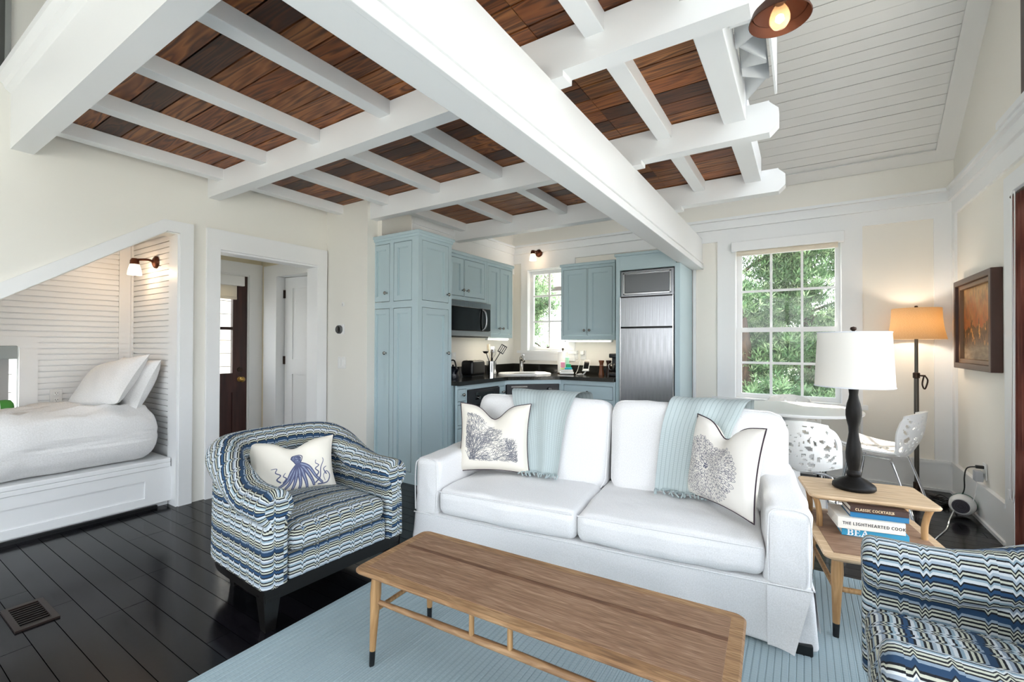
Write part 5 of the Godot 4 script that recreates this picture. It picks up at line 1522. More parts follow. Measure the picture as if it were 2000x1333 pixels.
func side_table() -> void:
	var t := thing("side_table", "two-tier pale oak step table at the sofa's end", "table", V(0.075, 0.0, -2.305), 0.165)
	var c := V(0.25, 0, -0.32)
	var low := layers(b3(), [[rrect(0.44, 0.58, 0.02), 0.345], [rrect(0.495, 0.635, 0.03), 0.362], [rrect(0.50, 0.64, 0.03), 0.370], [rrect(0.492, 0.632, 0.028), 0.376]])
	obj("lower_tier", low, M.oakpale, t).position = c
	obj("lower_field", b3().rbox(Vector3.ZERO, V(0.42, 0.004, 0.56), 0.001, 1), M.walnut, t).position = c + V(0, 0.3755, 0)
	var up := layers(b3(), [[rrect(0.44, 0.28, 0.02), 0.512], [rrect(0.495, 0.335, 0.03), 0.526], [rrect(0.50, 0.34, 0.03), 0.534], [rrect(0.492, 0.332, 0.028), 0.540]])
	obj("upper_tier", up, M.oakpale, t).position = V(0.25, 0, -0.465)
	for sx in [-1, 1]:
		for sz in [-1, 1]:
			var b := V(0.25 + sx * 0.20, 0.374, -0.465 + sz * 0.11)
			obj("support", b3().tube(spline([b, b + V(0, 0.06, 0), b + V(sx * 0.008, 0.11, sz * 0.004), b + V(sx * 0.02, 0.145, sz * 0.008)], 4), 0.013, 10), M.oaklegs, t)
	for sx in [-1, 1]:
		for sz in [-1, 1]:
			tapered_leg(c + V(sx * 0.19, 0.355, sz * 0.25), c + V(sx * 0.198, 0.012, sz * 0.258), 0.023, 0.0115, t)
		obj("stretcher", b3().tube([c + V(sx * 0.192, 0.20, -0.25), c + V(sx * 0.192, 0.20, 0.25)], 0.011, 10), M.oaklegs, t)
	for sz in [-1, 1]: obj("stretcher", b3().tube([c + V(-0.19, 0.215, sz * 0.252), c + V(0.19, 0.215, sz * 0.252)], 0.011, 10), M.oaklegs, t)
	# books on the lower tier
	var xf := at(V(0.075, 0.0, -2.305), 0.165)
	var y := 0.378
	var bk := [["light blue book with white letters at the bottom of the stack", "3f9fc6", "f4f2ea", 0.034, 0.245, 0.185, 0.02, "BEA", "ffffff", 0.03, 0.02], ["white hardback with dark title in the middle of the stack", "f0ece2", "f6f3ea", 0.052, 0.25, 0.19, 0.0, "THE LIGHTHEARTED COOK", "3b3a3c", 0.014, 0.0], ["thin blue book under the brown cocktail book", "2d79a8", "e8e4da", 0.024, 0.215, 0.155, 0.035, "", "ffffff", 0.01, 0.06], ["brown cocktail book on top of the stack", "4a3630", "e6dfd2", 0.026, 0.215, 0.155, 0.033, "CLASSIC COCKTAILS", "e3cfa8", 0.0115, 0.06]]
	for k in 4:
		var b: Array = bk[k]
		var bt := thing("book", b[0], "book")
		bt.transform = xf * at(V(0.205 + b[6] + 0.02, y, -0.355 + 0.004 * k), 0.02 * (k % 2) - (0.03 if k == 0 else 0.0))
		var h: float = b[3]
		var w: float = b[4]
		var d: float = b[5]
		var mb := b3()
		mb.rbox(V(0, 0.0013, 0), V(w, 0.0026, d), 0.001, 1).rbox(V(0, h - 0.0013, 0), V(w, 0.0026, d), 0.001, 1).rbox(V(0, h * 0.5, d * 0.5 - 0.0013), V(w, h, 0.0026), 0.001, 1)
		obj("cover", mb, mat(b[1], 0.45), bt)
		obj("pages", b3().box(V(0, h * 0.5, -0.002), V(w - 0.008, h - 0.005, d - 0.008)), mat(b[2], 0.9), bt)
		if b[7]: lettering(b[7], b[9], b[8], bt, V(-w * 0.5 + 0.018 + (0.0), h * 0.5, d * 0.5 + 0.0002))
		if k == 3:
			obj("cover_picture", b3().prism(rrect(0.09, 0.05, 0.02), 0.0006, Transform3D(Basis(V(1, 0, 0), V(0, 0, -1), V(0, 1, 0)), V(0.01, h + 0.0003, 0.0))), mat("e9dcd0", 0.5), bt)
			obj("cover_spot", b3().prism(rrect(0.03, 0.03, 0.014), 0.0007, Transform3D(Basis(V(1, 0, 0), V(0, 0, -1), V(0, 1, 0)), V(0.012, h + 0.0007, 0.004))), mat("c9532c", 0.5), bt)
			obj("cover_print", b3().box(V(-0.062, h + 0.0003, -0.01), V(0.05, 0.0006, 0.07)), mat("9a7a4e", 0.5), bt)
			obj("spine_mark", b3().prism(poly([0, 0.008, 0.008, 0, 0, -0.008, 0.003, 0]), 0.0006, at(V(0.045, h * 0.5, d * 0.5 + 0.0003))), mat("e3cfa8", 0.5), bt)
		y += h + 0.0004
	table_lamp()

func lettering(s: String, size: float, c: String, parent: Node, where: Vector3) -> void:
	var tm := TextMesh.new()
	var f := SystemFont.new()
	f.font_names = PackedStringArray(["Droid Serif" if size > 0.02 else "Droid Sans"])
	f.font_weight = 700
	tm.font = f; tm.text = s; tm.font_size = 48; tm.pixel_size = size / 36.0; tm.depth = 0.0006
	tm.horizontal_alignment = HORIZONTAL_ALIGNMENT_LEFT; tm.vertical_alignment = VERTICAL_ALIGNMENT_CENTER
	var o := obj("lettering", tm, mat(c, 0.5), parent)
	o.position = where

func table_lamp() -> void:
	var t := thing("table_lamp", "dark turned wood table lamp with white drum shade", "lamp", V(0.212, 0.5415, -2.82))
	var pr := []
	for q in [[0, 0], [0.085, 0], [0.090, 0.006], [0.088, 0.020], [0.082, 0.026], [0.060, 0.042], [0.034, 0.055], [0.028, 0.060], [0.030, 0.066], [0.0315, 0.075], [0.029, 0.083], [0.024, 0.088], [0.024, 0.092], [0.029, 0.115], [0.0335, 0.145], [0.034, 0.175], [0.030, 0.215], [0.0235, 0.25], [0.0205, 0.275], [0.0225, 0.305], [0.029, 0.335], [0.0335, 0.362], [0.033, 0.39], [0.028, 0.42], [0.021, 0.445], [0.0185, 0.465], [0.0205, 0.485], [0.023, 0.50], [0, 0.50]]: pr.append(Vector2(q[0], q[1]))
	obj("base", b3().lathe(pr, 32), M.lampblack, t)
	obj("stem", b3().tube([V(0, 0.49, 0), V(0, 0.60, 0)], 0.008, 8), M.bronze, t)
	obj("bulb", b3().lathe([Vector2(0, 0.59), Vector2(0.014, 0.60), Vector2(0.03, 0.65), Vector2(0.022, 0.68), Vector2(0, 0.69)], 14), M.white, t)
	var r0 := 0.163
	var r1 := 0.150
	obj("shade", b3().lathe([Vector2(r0, 0.505), Vector2(r1, 0.775), Vector2(r1 - 0.002, 0.775), Vector2(r0 - 0.002, 0.505)], 48), M.shade, t)
	var ring := func(r: float, y: float) -> Array:
		var a := []
		for k in 40: a.append(V(r * cos(TAU * k / 40), y, r * sin(TAU * k / 40)))
		return a
	obj("shade_trim", b3().tube(ring.call(r0, 0.506), 0.003, 6, true).tube(ring.call(r1, 0.774), 0.003, 6, true), mat("dfe2ea", 0.8), t)
	obj("spider", b3().tube([V(-r1, 0.765, 0), V(r1, 0.765, 0)], 0.002, 5).tube([V(0, 0.765, -r1), V(0, 0.765, r1)], 0.002, 5).tube([V(0, 0.60, 0), V(0, 0.77, 0)], 0.003, 5), M.bronze, t)
	obj("finial", b3().lathe([Vector2(0.004, 0.77), Vector2(0.006, 0.782), Vector2(0.014, 0.79), Vector2(0.012, 0.80), Vector2(0, 0.804)], 12), M.bronze, t)

func floor_lamp() -> void:
	var t := thing("floor_lamp", "dark metal floor lamp with lit flared burlap shade in the corner", "lamp", V(0.805, 0, -5.06))
	obj("base", b3().lathe([Vector2(0, 0), Vector2(0.135, 0), Vector2(0.135, 0.012), Vector2(0.12, 0.02), Vector2(0.03, 0.03), Vector2(0.024, 0.034), Vector2(0.024, 0.10), Vector2(0.018, 0.105), Vector2(0, 0.105)], 32), M.bronze, t)
	obj("pole", b3().tube([V(0, 0.09, 0), V(0, 0.99, 0)], 0.0165, 14).tube([V(0, 0.98, 0), V(0, 1.36, 0)], 0.0125, 14), mat("57534e", 0.35, 0.7), t)
	obj("joint", b3().lathe([Vector2(0.017, 0.975), Vector2(0.024, 0.98), Vector2(0.024, 1.02), Vector2(0.017, 1.025)], 16), M.bronze, t)
	obj("clamp", b3().tube([V(0.02, 1.0, 0.01), V(0.055, 1.0, 0.02)], 0.007, 8).tube(spline([V(0.05, 1.0, 0.02), V(0.068, 0.96, 0.02), V(0.05, 0.89, 0.02), V(0.034, 0.93, 0.02), V(0.045, 1.0, 0.02)], 5), 0.006, 6), M.bronze, t)
	var pr := []
	for k in 13:
		var f := k / 12.0
		pr.append(Vector2(0.163 + 0.032 * pow(1.0 - f, 2.2), lerpf(1.305, 1.565, f)))
	for k in 13:
		var f := 1.0 - k / 12.0
		pr.append(Vector2(0.161 + 0.032 * pow(1.0 - f, 2.2), lerpf(1.305, 1.565, f)))
	obj("shade", b3().lathe(pr, 48), M.burlap, t)
	obj("bulb", b3().lathe([Vector2(0, 1.37), Vector2(0.014, 1.375), Vector2(0.03, 1.42), Vector2(0.03, 1.44), Vector2(0.02, 1.465), Vector2(0, 1.475)], 14), M.glow, t)
	obj("spider", b3().tube([V(-0.163, 1.553, 0), V(0.163, 1.553, 0)], 0.002, 5).tube([V(0, 1.36, 0.034), V(0, 1.50, 0.034), V(0, 1.555, 0)], 0.002, 5), M.bronze, t)
	obj("finial", b3().lathe([Vector2(0.004, 1.552), Vector2(0.006, 1.568), Vector2(0.013, 1.578), Vector2(0.01, 1.588), Vector2(0, 1.59)], 12), M.bronze, t)
	var l := OmniLight3D.new()
	l.name = "lamp_light"; l.light_energy = 0.062; l.light_color = Color("fff0de"); l.light_size = 0.035; l.omni_range = 10.0; l.omni_attenuation = 2.0; l.shadow_enabled = true
	t.add_child(l); l.position = V(0, 1.425, 0)

func pendant() -> void:
	var t := thing("pendant_lamp", "copper dome pendant with a glowing bulb hanging near the loft edge", "lamp", V(-0.058, 2.245, -1.60))
	obj("dome", b3().lathe([Vector2(0.083, 0.0), Vector2(0.085, 0.002), Vector2(0.075, 0.03), Vector2(0.05, 0.055), Vector2(0.026, 0.068), Vector2(0.022, 0.075), Vector2(0.0, 0.075), Vector2(0.0, 0.072), Vector2(0.024, 0.064), Vector2(0.048, 0.052), Vector2(0.072, 0.028)], 36), M.copper, t)
	obj("socket", b3().lathe([Vector2(0, 0.05), Vector2(0.017, 0.05), Vector2(0.017, 0.105), Vector2(0.006, 0.112), Vector2(0, 0.112)], 14), M.bronze, t)
	obj("bulb", b3().lathe([Vector2(0.011, 0.052), Vector2(0.014, 0.044), Vector2(0.024, 0.026), Vector2(0.0285, 0.008), Vector2(0.0275, -0.006), Vector2(0.019, -0.02), Vector2(0, -0.026)], 20), M.bulb, t)
	obj("filament", b3().lathe([Vector2(0, 0.02), Vector2(0.011, 0.012), Vector2(0.0125, 0.0), Vector2(0, -0.012)], 12), M.glow, t)
	obj("cord", b3().tube([V(0, 0.11, 0), V(0, 3.42, 0)], 0.004, 6), M.bronze, t)
	var l := OmniLight3D.new()
	l.name = "lamp_light"; l.light_energy = 0.004; l.light_color = Color("ffcf9a"); l.light_size = 0.015; l.omni_range = 6.0; l.omni_attenuation = 2.0; l.shadow_enabled = true
	t.add_child(l); l.position = V(0, 0.004, 0)

# ---------------------------------------------------------------- dining corner
func dining_chair(label: String, where: Vector3, turn: float) -> void:
	# shell with a web of openings; sitter faces local +z
	var t := thing("dining_chair", label, "chair", where, turn, "white openwork dining chairs")
	var pts := []
	rng.seed = 77
	for k in 190: pts.append(Vector2(rng.randf(), rng.randf() * 1.5))
	var nu := 56
	var nv := 84
	var f := func(u: float, v: float) -> Vector3:
		# v: 0 front edge of the seat .. 1 top of the back
		var a := u * 2.0 - 1.0
		var hw: float = 0.225 + 0.02 * sin(v * PI) - 0.06 * smoothstep(0.75, 1.0, v)
		var y := 0.0
		var z := 0.0
		if v < 0.5:
			z = lerpf(0.22, -0.15, v / 0.5); y = 0.445 - 0.02 * sin(v / 0.5 * PI) + 0.012 * (1.0 - v / 0.5)
		else:
			var q := (v - 0.5) / 0.5
			z = -0.15 - 0.06 * sin(minf(1.0, q * 1.4) * PI * 0.5) - 0.05 * q
			y = 0.445 + 0.335 * pow(q, 1.15)
		var edge := a * a
		y += 0.05 * edge * (1.0 - v) + 0.02 * edge
		z += 0.09 * edge * smoothstep(0.4, 0.8, v)
		y -= 0.05 * edge * smoothstep(0.85, 1.0, v)
		return V(a * hw, y, z)
	var mb := b3()
	var keep := func(u: float, v: float) -> bool:
		if u < 0.06 or u > 0.94 or v < 0.04 or v > 0.965: return true
		var p := Vector2(u, v * 1.5)
		var d1 := 9.0
		var d2 := 9.0
		for q in pts:
			var d: float = p.distance_squared_to(q)
			if d < d1: d2 = d1; d1 = d
			elif d < d2: d2 = d
		return sqrt(d2) - sqrt(d1) < 0.034
	var grid := []
	for i in nu + 1:
		for j in nv + 1: grid.append(f.call(float(i) / nu, float(j) / nv))
	for i in nu:
		for j in nv:
			if keep.call((i + 0.5) / nu, (j + 0.5) / nv):
				var a: Vector3 = grid[i * (nv + 1) + j]
				var b: Vector3 = grid[(i + 1) * (nv + 1) + j]
				var c: Vector3 = grid[(i + 1) * (nv + 1) + j + 1]
				var d: Vector3 = grid[i * (nv + 1) + j + 1]
				var n := (b - a).cross(d - a).normalized() * 0.006
				mb.quad(a + n, b + n, c + n, d + n); mb.quad(d - n, c - n, b - n, a - n)
				mb.quad(a - n, b - n, b + n, a + n); mb.quad(c - n, d - n, d + n, c + n); mb.quad(b - n, c - n, c + n, b + n); mb.quad(d - n, a - n, a + n, d + n)
	obj("shell", mb, M.white, t)
	for s in [-1, 1]:
		obj("leg", b3().tube(spline([V(s * 0.10, 0.425, 0.12), V(s * 0.18, 0.42, 0.14), V(s * 0.205, 0.36, 0.16), V(s * 0.23, 0.009, 0.22)], 4), 0.009, 8), M.chrome, t)
		obj("leg", b3().tube(spline([V(s * 0.10, 0.425, -0.08), V(s * 0.18, 0.42, -0.10), V(s * 0.205, 0.36, -0.13), V(s * 0.23, 0.009, -0.24)], 4), 0.009, 8), M.chrome, t)
		obj("side_rail", b3().tube([V(s * 0.12, 0.425, 0.13), V(s * 0.12, 0.425, -0.09)], 0.008, 8), M.chrome, t)

func dining() -> void:
	var t := thing("dining_table", "round white pedestal table under the tall window", "table", V(-0.06, 0, -4.36))
	obj("top", b3().lathe([Vector2(0, 0.715), Vector2(0.42, 0.715), Vector2(0.455, 0.722), Vector2(0.46, 0.735), Vector2(0.455, 0.742), Vector2(0, 0.742)], 56), M.white, t)
	obj("pedestal", b3().lathe([Vector2(0, 0.0), Vector2(0.27, 0.0), Vector2(0.27, 0.012), Vector2(0.18, 0.03), Vector2(0.07, 0.09), Vector2(0.04, 0.2), Vector2(0.036, 0.45), Vector2(0.06, 0.62), Vector2(0.13, 0.70), Vector2(0.16, 0.715), Vector2(0, 0.715)], 36), M.white, t)
	dining_chair("white openwork chair with its back to the sofa", V(-0.055, 0.0, -3.60), PI + 0.12)
	dining_chair("white openwork chair side-on beside the lit floor lamp", V(0.50, 0.0, -4.42), -PI / 2 - 0.35)
	dining_chair("white openwork chair close under the tall window", V(-0.10, 0.0, -4.86), 0.05)
	var r := obj("sun_patch_sheet", layers(b3(), [[poly([-0.55, -3.55, -0.62, -4.6, -0.2, -4.85, 0.5, -4.8, 0.70, -4.62, 0.66, -4.2, 0.35, -3.75, 0.1, -3.5]), 0.0], [poly([-0.55, -3.55, -0.62, -4.6, -0.2, -4.85, 0.5, -4.8, 0.70, -4.62, 0.66, -4.2, 0.35, -3.75, 0.1, -3.5]), 0.008]]), M.sundapple)  # added pale sheet, dappled sunlight on the floor painted as its colour
	tag(r, "white mottled sheet painted as dappled sunlight on the floor under the dining table and chairs", "rug")

func rug() -> void:
	var t := thing("area_rug", "pale blue ribbed rug under sofa and coffee table", "rug")
	obj("weave", b3().rbox(V(-0.45, 0.006, -1.02), V(2.9, 0.012, 4.0), 0.005, 1), M.rug, t)
	# ribs run front to back: real ridges
	var st := b3()
	var x := -1.885
	while x < 0.97:
		var e := [V(x, 0.0122, 0), V(x + 0.003, 0.0142, 0), V(x + 0.0205, 0.0142, 0), V(x + 0.0235, 0.0122, 0)]
		for k in 3: st.quad(e[k], e[k + 1], e[k + 1] - V(0, 0, 3.0), e[k] - V(0, 0, 3.0))
		x += 0.0245
	var r := obj("ribs", st, M.rug, t)
	r.set_meta("kind", "stuff")

func bed() -> void:
	var t := thing("bed_platform", "white built-in bed platform with a recessed drawer panel", "bed", V(-4.12, 0, 0))
	obj("box", b3().span(V(-0.87, 0.04, -1.53), V(-0.02, 0.345, 1.08)).span(V(-0.87, 0, -1.53), V(-0.05, 0.04, 1.08)), M.trim, t)
	var mb := b3()
	mb.span(V(-0.02, 0.04, -1.535), V(0, 0.092, 1.08)).span(V(-0.02, 0.222, -1.535), V(0, 0.30, 1.08)).span(V(-0.02, 0.04, -1.535), V(0, 0.30, -1.372)).span(V(-0.02, 0.04, 0.95), V(0, 0.30, 1.08))
	obj("front_frame", mb, M.trim, t)
	obj("drawer_panel", b3().span(V(-0.02, 0.09, -1.375), V(-0.012, 0.225, 0.96)), M.trim, t)
	obj("ledge", b3().rbox(V(-0.43, 0.352, -0.225), V(0.885, 0.035, 2.61), 0.008, 1).rbox(V(-0.0, 0.318, -0.225), V(0.02, 0.035, 2.61), 0.005, 1), M.trim, t)
	obj("shoe_board", b3().span(V(-0.03, 0, -1.45), V(-0.004, 0.02, 1.08)), M.black, t)
	var nz := FastNoiseLite.new()
	nz.seed = 4; nz.frequency = 2.4; nz.fractal_octaves = 4
	var d := thing("duvet", "white duvet over the mattress in the niche", "bedding", V(-4.50, 0.372, -0.22))
	obj("cover", b3().soft(V(0.80, 0.385, 2.52), 0.15, 30, func(p):
		var q: Vector3 = p + V(0, 0.195, 0)
		var tp: float = smoothstep(0.0, 0.15, p.y)
		q.y += tp * (0.03 * (1.0 - pow(p.x / 0.4, 2.0)) + nz.get_noise_2d(p.x * 1.6, p.z) * 0.05 + absf(nz.get_noise_2d(p.x * 2.2 + p.z * 2.0, p.z * 3.2)) * 0.05)
		q.x += (0.03 * nz.get_noise_2d(p.z * 1.3 + 8.0, p.y * 0.5) + 0.03 * absf(nz.get_noise_2d(p.z * 4.0 + p.y * 2.0, 3.0 + p.y))) * (1.0 if p.x > 0.1 else 0.0)
		q.y = maxf(q.y, 0.002)
		return q), M.bedding, d)
	var p := thing("bed_pillow", "white pillow leaning in front, nearer the bed's middle", "pillow")
	p.transform = lean_frame(V(-4.70, 0.79, -1.10), V(-4.11, 0.745, -1.15), 0.62)
	p.rotate_object_local(Vector3.BACK, 0.30)
	pillow(p, 0.60, 0.44, 0.17, 0.0, M.bedding, M.bedding)
	p = thing("bed_pillow", "white pillow propped against the niche's end wall", "pillow")
	p.transform = lean_frame(V(-4.83, 0.75, -1.28), V(-4.20, 0.735, -1.34), 0.40)
	pillow(p, 0.60, 0.42, 0.19, 0.0, M.bedding, M.bedding)
	var g := thing("rolled_blanket", "white and green rolled blanket on the bed by the niche window", "blanket", V(-4.60, 0.80, -0.66))
	obj("roll", b3().tube([V(0.02, 0, 0.35), V(0, 0, 0.05), V(0, 0, -0.062)], 0.057, 20), M.white, g)
	obj("green_end", b3().lathe([Vector2(0.059, 0.0), Vector2(0.0605, 0.03), Vector2(0.056, 0.055), Vector2(0.035, 0.068), Vector2(0, 0.072)], 20, Transform3D(Basis(Vector3.RIGHT, -PI / 2), V(0, 0, -0.05))), M.green, g)
	sconce(V(-4.455, 1.915, -1.545), 0.0, "copper wall lamp with lit glass shade in the bed niche", 0.026, Vector3(-0.06, 0, 0))
	var o := thing("wall_outlet", "white double socket on the niche's beadboard above the bed", "outlet", V(-4.984, 0.825, -1.075), PI / 2)
	outlet_parts(o)

func outlet_parts(o: Node3D) -> void:
	obj("plate", b3().rbox(V(0, 0, 0), V(0.072, 0.115, 0.008), 0.003, 1), M.plastic, o)
	for s in [-1, 1]:
		var k := obj("socket", b3().rbox(V(0, s * 0.026, 0.004), V(0.033, 0.03, 0.005), 0.008, 2), M.white, o)
		obj("slots", b3().box(V(-0.007, s * 0.026 + 0.003, 0.007), V(0.003, 0.009, 0.001)).box(V(0.007, s * 0.026 + 0.003, 0.007), V(0.003, 0.009, 0.001)).box(V(0, s * 0.026 - 0.008, 0.007), V(0.004, 0.004, 0.001)), M.black, k)

func wall_things() -> void:
	var t := thing("thermostat", "round dark thermostat on a white square plate", "thermostat", V(-3.825, 1.393, ZJ + 0.004))
	obj("plate", b3().rbox(V(0.012, 0, 0), V(0.10, 0.10, 0.008), 0.01), M.white, t)
	obj("ring", b3().lathe([Vector2(0, 0), Vector2(0.042, 0), Vector2(0.042, 0.02), Vector2(0.037, 0.026), Vector2(0.034, 0.024), Vector2(0, 0.024)], 28, Transform3D(Basis(Vector3.RIGHT, PI / 2), V(-0.004, 0, 0.003))), mat("6e7072", 0.3, 0.7), t)
	obj("face", b3().lathe([Vector2(0, 0), Vector2(0.033, 0), Vector2(0, 0.006)], 24, Transform3D(Basis(Vector3.RIGHT, PI / 2), V(-0.004, 0, 0.028))), M.blackgloss, t)
	t = thing("light_switch", "white double rocker switch below the thermostat", "switch", V(-3.80, 1.068, ZJ + 0.004))
	obj("plate", b3().rbox(V(0, 0, 0), V(0.118, 0.115, 0.008), 0.003, 1), M.plastic, t)
	for s in [-1, 1]: obj("rocker", b3().rbox(V(s * 0.024, 0, 0.005), V(0.033, 0.066, 0.006), 0.002, 1), M.white, t)
	t = thing("wall_sensor", "small white sensor above the thermostat", "sensor", V(-3.785, 1.64, ZJ + 0.006))
	obj("case", b3().rbox(V(0, 0, 0), V(0.03, 0.042, 0.016), 0.006), M.plastic, t)
	obj("eye", b3().rbox(V(0.004, -0.002, 0.009), V(0.014, 0.02, 0.004), 0.002, 1), mat("c9c9c6", 0.4), t)
	# painting on the right wall
	t = thing("framed_painting", "dark framed painting in orange and brown on the right wall", "painting", V(XR, 1.42, -4.605), -PI / 2)
	var w := 0.86
	var h := 0.69
	var mb := b3()
	for s in [-1, 1]:
		mb.rbox(V(s * (w * 0.5 - 0.022), 0, 0.03), V(0.044, h, 0.06), 0.005, 1).rbox(V(0, s * (h * 0.5 - 0.022), 0.03), V(w - 0.06, 0.044, 0.06), 0.005, 1)
	obj("frame", mb, M.frame, t)
	mb = b3()
	for s in [-1, 1]:
		mb.rbox(V(s * (w * 0.5 - 0.058), 0, 0.024), V(0.034, h - 0.085, 0.03), 0.004, 1).rbox(V(0, s * (h * 0.5 - 0.058), 0.024), V(w - 0.15, 0.034, 0.03), 0.004, 1)
	obj("inner_moulding", mb, mat("7a5c42", 0.45), t)
	var im := obj("canvas", b3().sheet(1, 1, func(u, v): return V((u - 0.5) * (w - 0.14), (v - 0.5) * (h - 0.14), 0.014)), painting_mat(), t)
	# things on the floor in the corner
	t = thing("noise_machine", "white round speaker with dark mesh face on the floor in the corner", "speaker", V(0.985, 0.012, -4.60), -0.35)
	obj("body", b3().lathe([Vector2(0, -0.075), Vector2(0.05, -0.075), Vector2(0.066, -0.055), Vector2(0.075, 0), Vector2(0.068, 0.05), Vector2(0.055, 0.068), Vector2(0, 0.068)], 28, Transform3D(Basis(Vector3.RIGHT, PI / 2), V(0, 0.072, 0))), M.plastic, t)
	obj("mesh_face", b3().lathe([Vector2(0, 0.066), Vector2(0.05, 0.066), Vector2(0.046, 0.074), Vector2(0, 0.072)], 28, Transform3D(Basis(Vector3.RIGHT, PI / 2), V(0, 0.072, 0))), mat("4a4650", 0.6), t)
	mb = b3()
	for r in [0.014, 0.026, 0.038]:
		var ring := []
		for k in 24: ring.append(V(r * cos(TAU * k / 24), 0.072 + r * sin(TAU * k / 24), 0.074))
		mb.tube(ring, 0.0018, 5, true)
	obj("mesh_ring", mb, mat("2b2930", 0.5), t)
	obj("green_band", b3().lathe([Vector2(0.0765, -0.01), Vector2(0.0775, -0.018), Vector2(0.0705, -0.045), Vector2(0.069, -0.05)], 28, Transform3D(Basis(Vector3.RIGHT, PI / 2), V(0, 0.072, 0))), mat("4f8f80", 0.5), t)
	t = thing("wall_outlet", "white socket with black plug above the speaker", "outlet", V(XR - 0.006, 0.36, -4.52), -PI / 2)
	outlet_parts(t)
	t = thing("power_adapter", "grey power adapter plugged into the corner socket", "adapter", V(XR - 0.03, 0.325, -4.515), -PI / 2)
	obj("case", b3().rbox(V(0, 0, 0.012), V(0.06, 0.075, 0.045), 0.008), mat("b9bcc0", 0.5), t)
	obj("lead", b3().tube(spline([V(0, -0.035, 0.02), V(-0.02, -0.12, 0.02), V(-0.04, -0.20, 0.03), V(-0.05, -0.29, 0.05)], 5), 0.003, 5), M.white, t)
	t = thing("trailing_cord", "black cord dropping from the corner socket to the floor", "cord", V(0, 0, 0))
	obj("plug", b3().rbox(V(XR - 0.03, 0.388, -4.52), V(0.05, 0.022, 0.026), 0.005, 1), M.black, t)
	obj("lead", b3().tube(spline([V(XR - 0.05, 0.388, -4.52), V(XR - 0.095, 0.37, -4.53), V(XR - 0.105, 0.30, -4.55), V(XR - 0.10, 0.2, -4.58), V(XR - 0.10, 0.10, -4.70), V(XR - 0.12, 0.012, -4.78), V(XR - 0.2, 0.006, -4.86)], 6), 0.0045, 6), M.black, t)
	t = thing("coiled_cord", "tangle of black cord on the floor by the floor lamp", "cord", V(0.90, 0.006, -4.86))
	mb = b3()
	rng.seed = 88
	var pts := []
	for k in 46:
		var a := k * 0.85
		pts.append(V(cos(a) * (0.05 + 0.03 * rng.randf()), 0.004 + 0.055 * rng.randf() * (k / 46.0), sin(a) * (0.065 + 0.03 * rng.randf())))
	mb.tube(spline(pts, 4), 0.0045, 5)
	obj("coil", mb, M.black, t)
	t = thing("white_cable", "thin white cable lying from the speaker to the side table", "cord")
	obj("lead", b3().tube(spline([V(0.93, 0.05, -4.55), V(0.88, 0.012, -4.42), V(0.82, 0.005, -4.2), V(0.72, 0.005, -3.95), V(0.6, 0.005, -3.6), V(0.52, 0.005, -3.3)], 6), 0.0035, 5), M.white, t)
	# curtain and its cord at the glazed doors
	t = thing("curtain", "mauve brown curtain at the glazed doors", "curtain", V(XR - 0.028, 0, -3.72))
	obj("cloth", b3().sheet(60, 12, func(u, v): return V(0.014 * sin(u * 42.0) * (0.7 + 0.3 * v), 0.02 + 2.12 * v, (u - 0.5) * 0.36)), M.curtain, t)
	obj("rod", b3().tube([V(0, 2.15, -0.2), V(0, 2.15, 0.4)], 0.011, 8), M.bronze, t)
	t = thing("pull_cord", "white looped pull cord hanging beside the curtain", "cord", V(XR - 0.055, 0, -3.86))
	obj("loop", b3().tube(spline([V(0.01, 2.16, 0), V(0.008, 1.2, 0), V(0.002, 0.7, 0.0), V(-0.004, 0.40, 0.008), V(-0.004, 0.345, 0.03), V(-0.004, 0.36, 0.055), V(0.0, 0.6, 0.06), V(0.01, 2.16, 0.045)], 8), 0.0035, 6), M.white, t)
	obj("tension_wheel", b3().rbox(V(-0.004, 0.37, 0.0), V(0.018, 0.06, 0.022), 0.005), M.white, t)
	# floor register
	t = thing("floor_register", "dark bronze floor vent in the black boards", "vent", V(-2.99, 0.001, -0.565))
	mb = b3()
	mb.span(V(-0.14, 0, -0.07), V(0.14, 0.006, -0.05)).span(V(-0.14, 0, 0.05), V(0.14, 0.006, 0.07)).span(V(-0.14, 0, -0.07), V(-0.115, 0.006, 0.07)).span(V(0.115, 0, -0.07), V(0.14, 0.006, 0.07))
	obj("frame", mb, mat("2a1d18", 0.4, 0.5), t)
	for k in 9: obj("slat", b3().box(V(-0.10 + k * 0.025, 0.002, 0), V(0.006, 0.004, 0.10)), mat("2a211d", 0.4, 0.5), t)

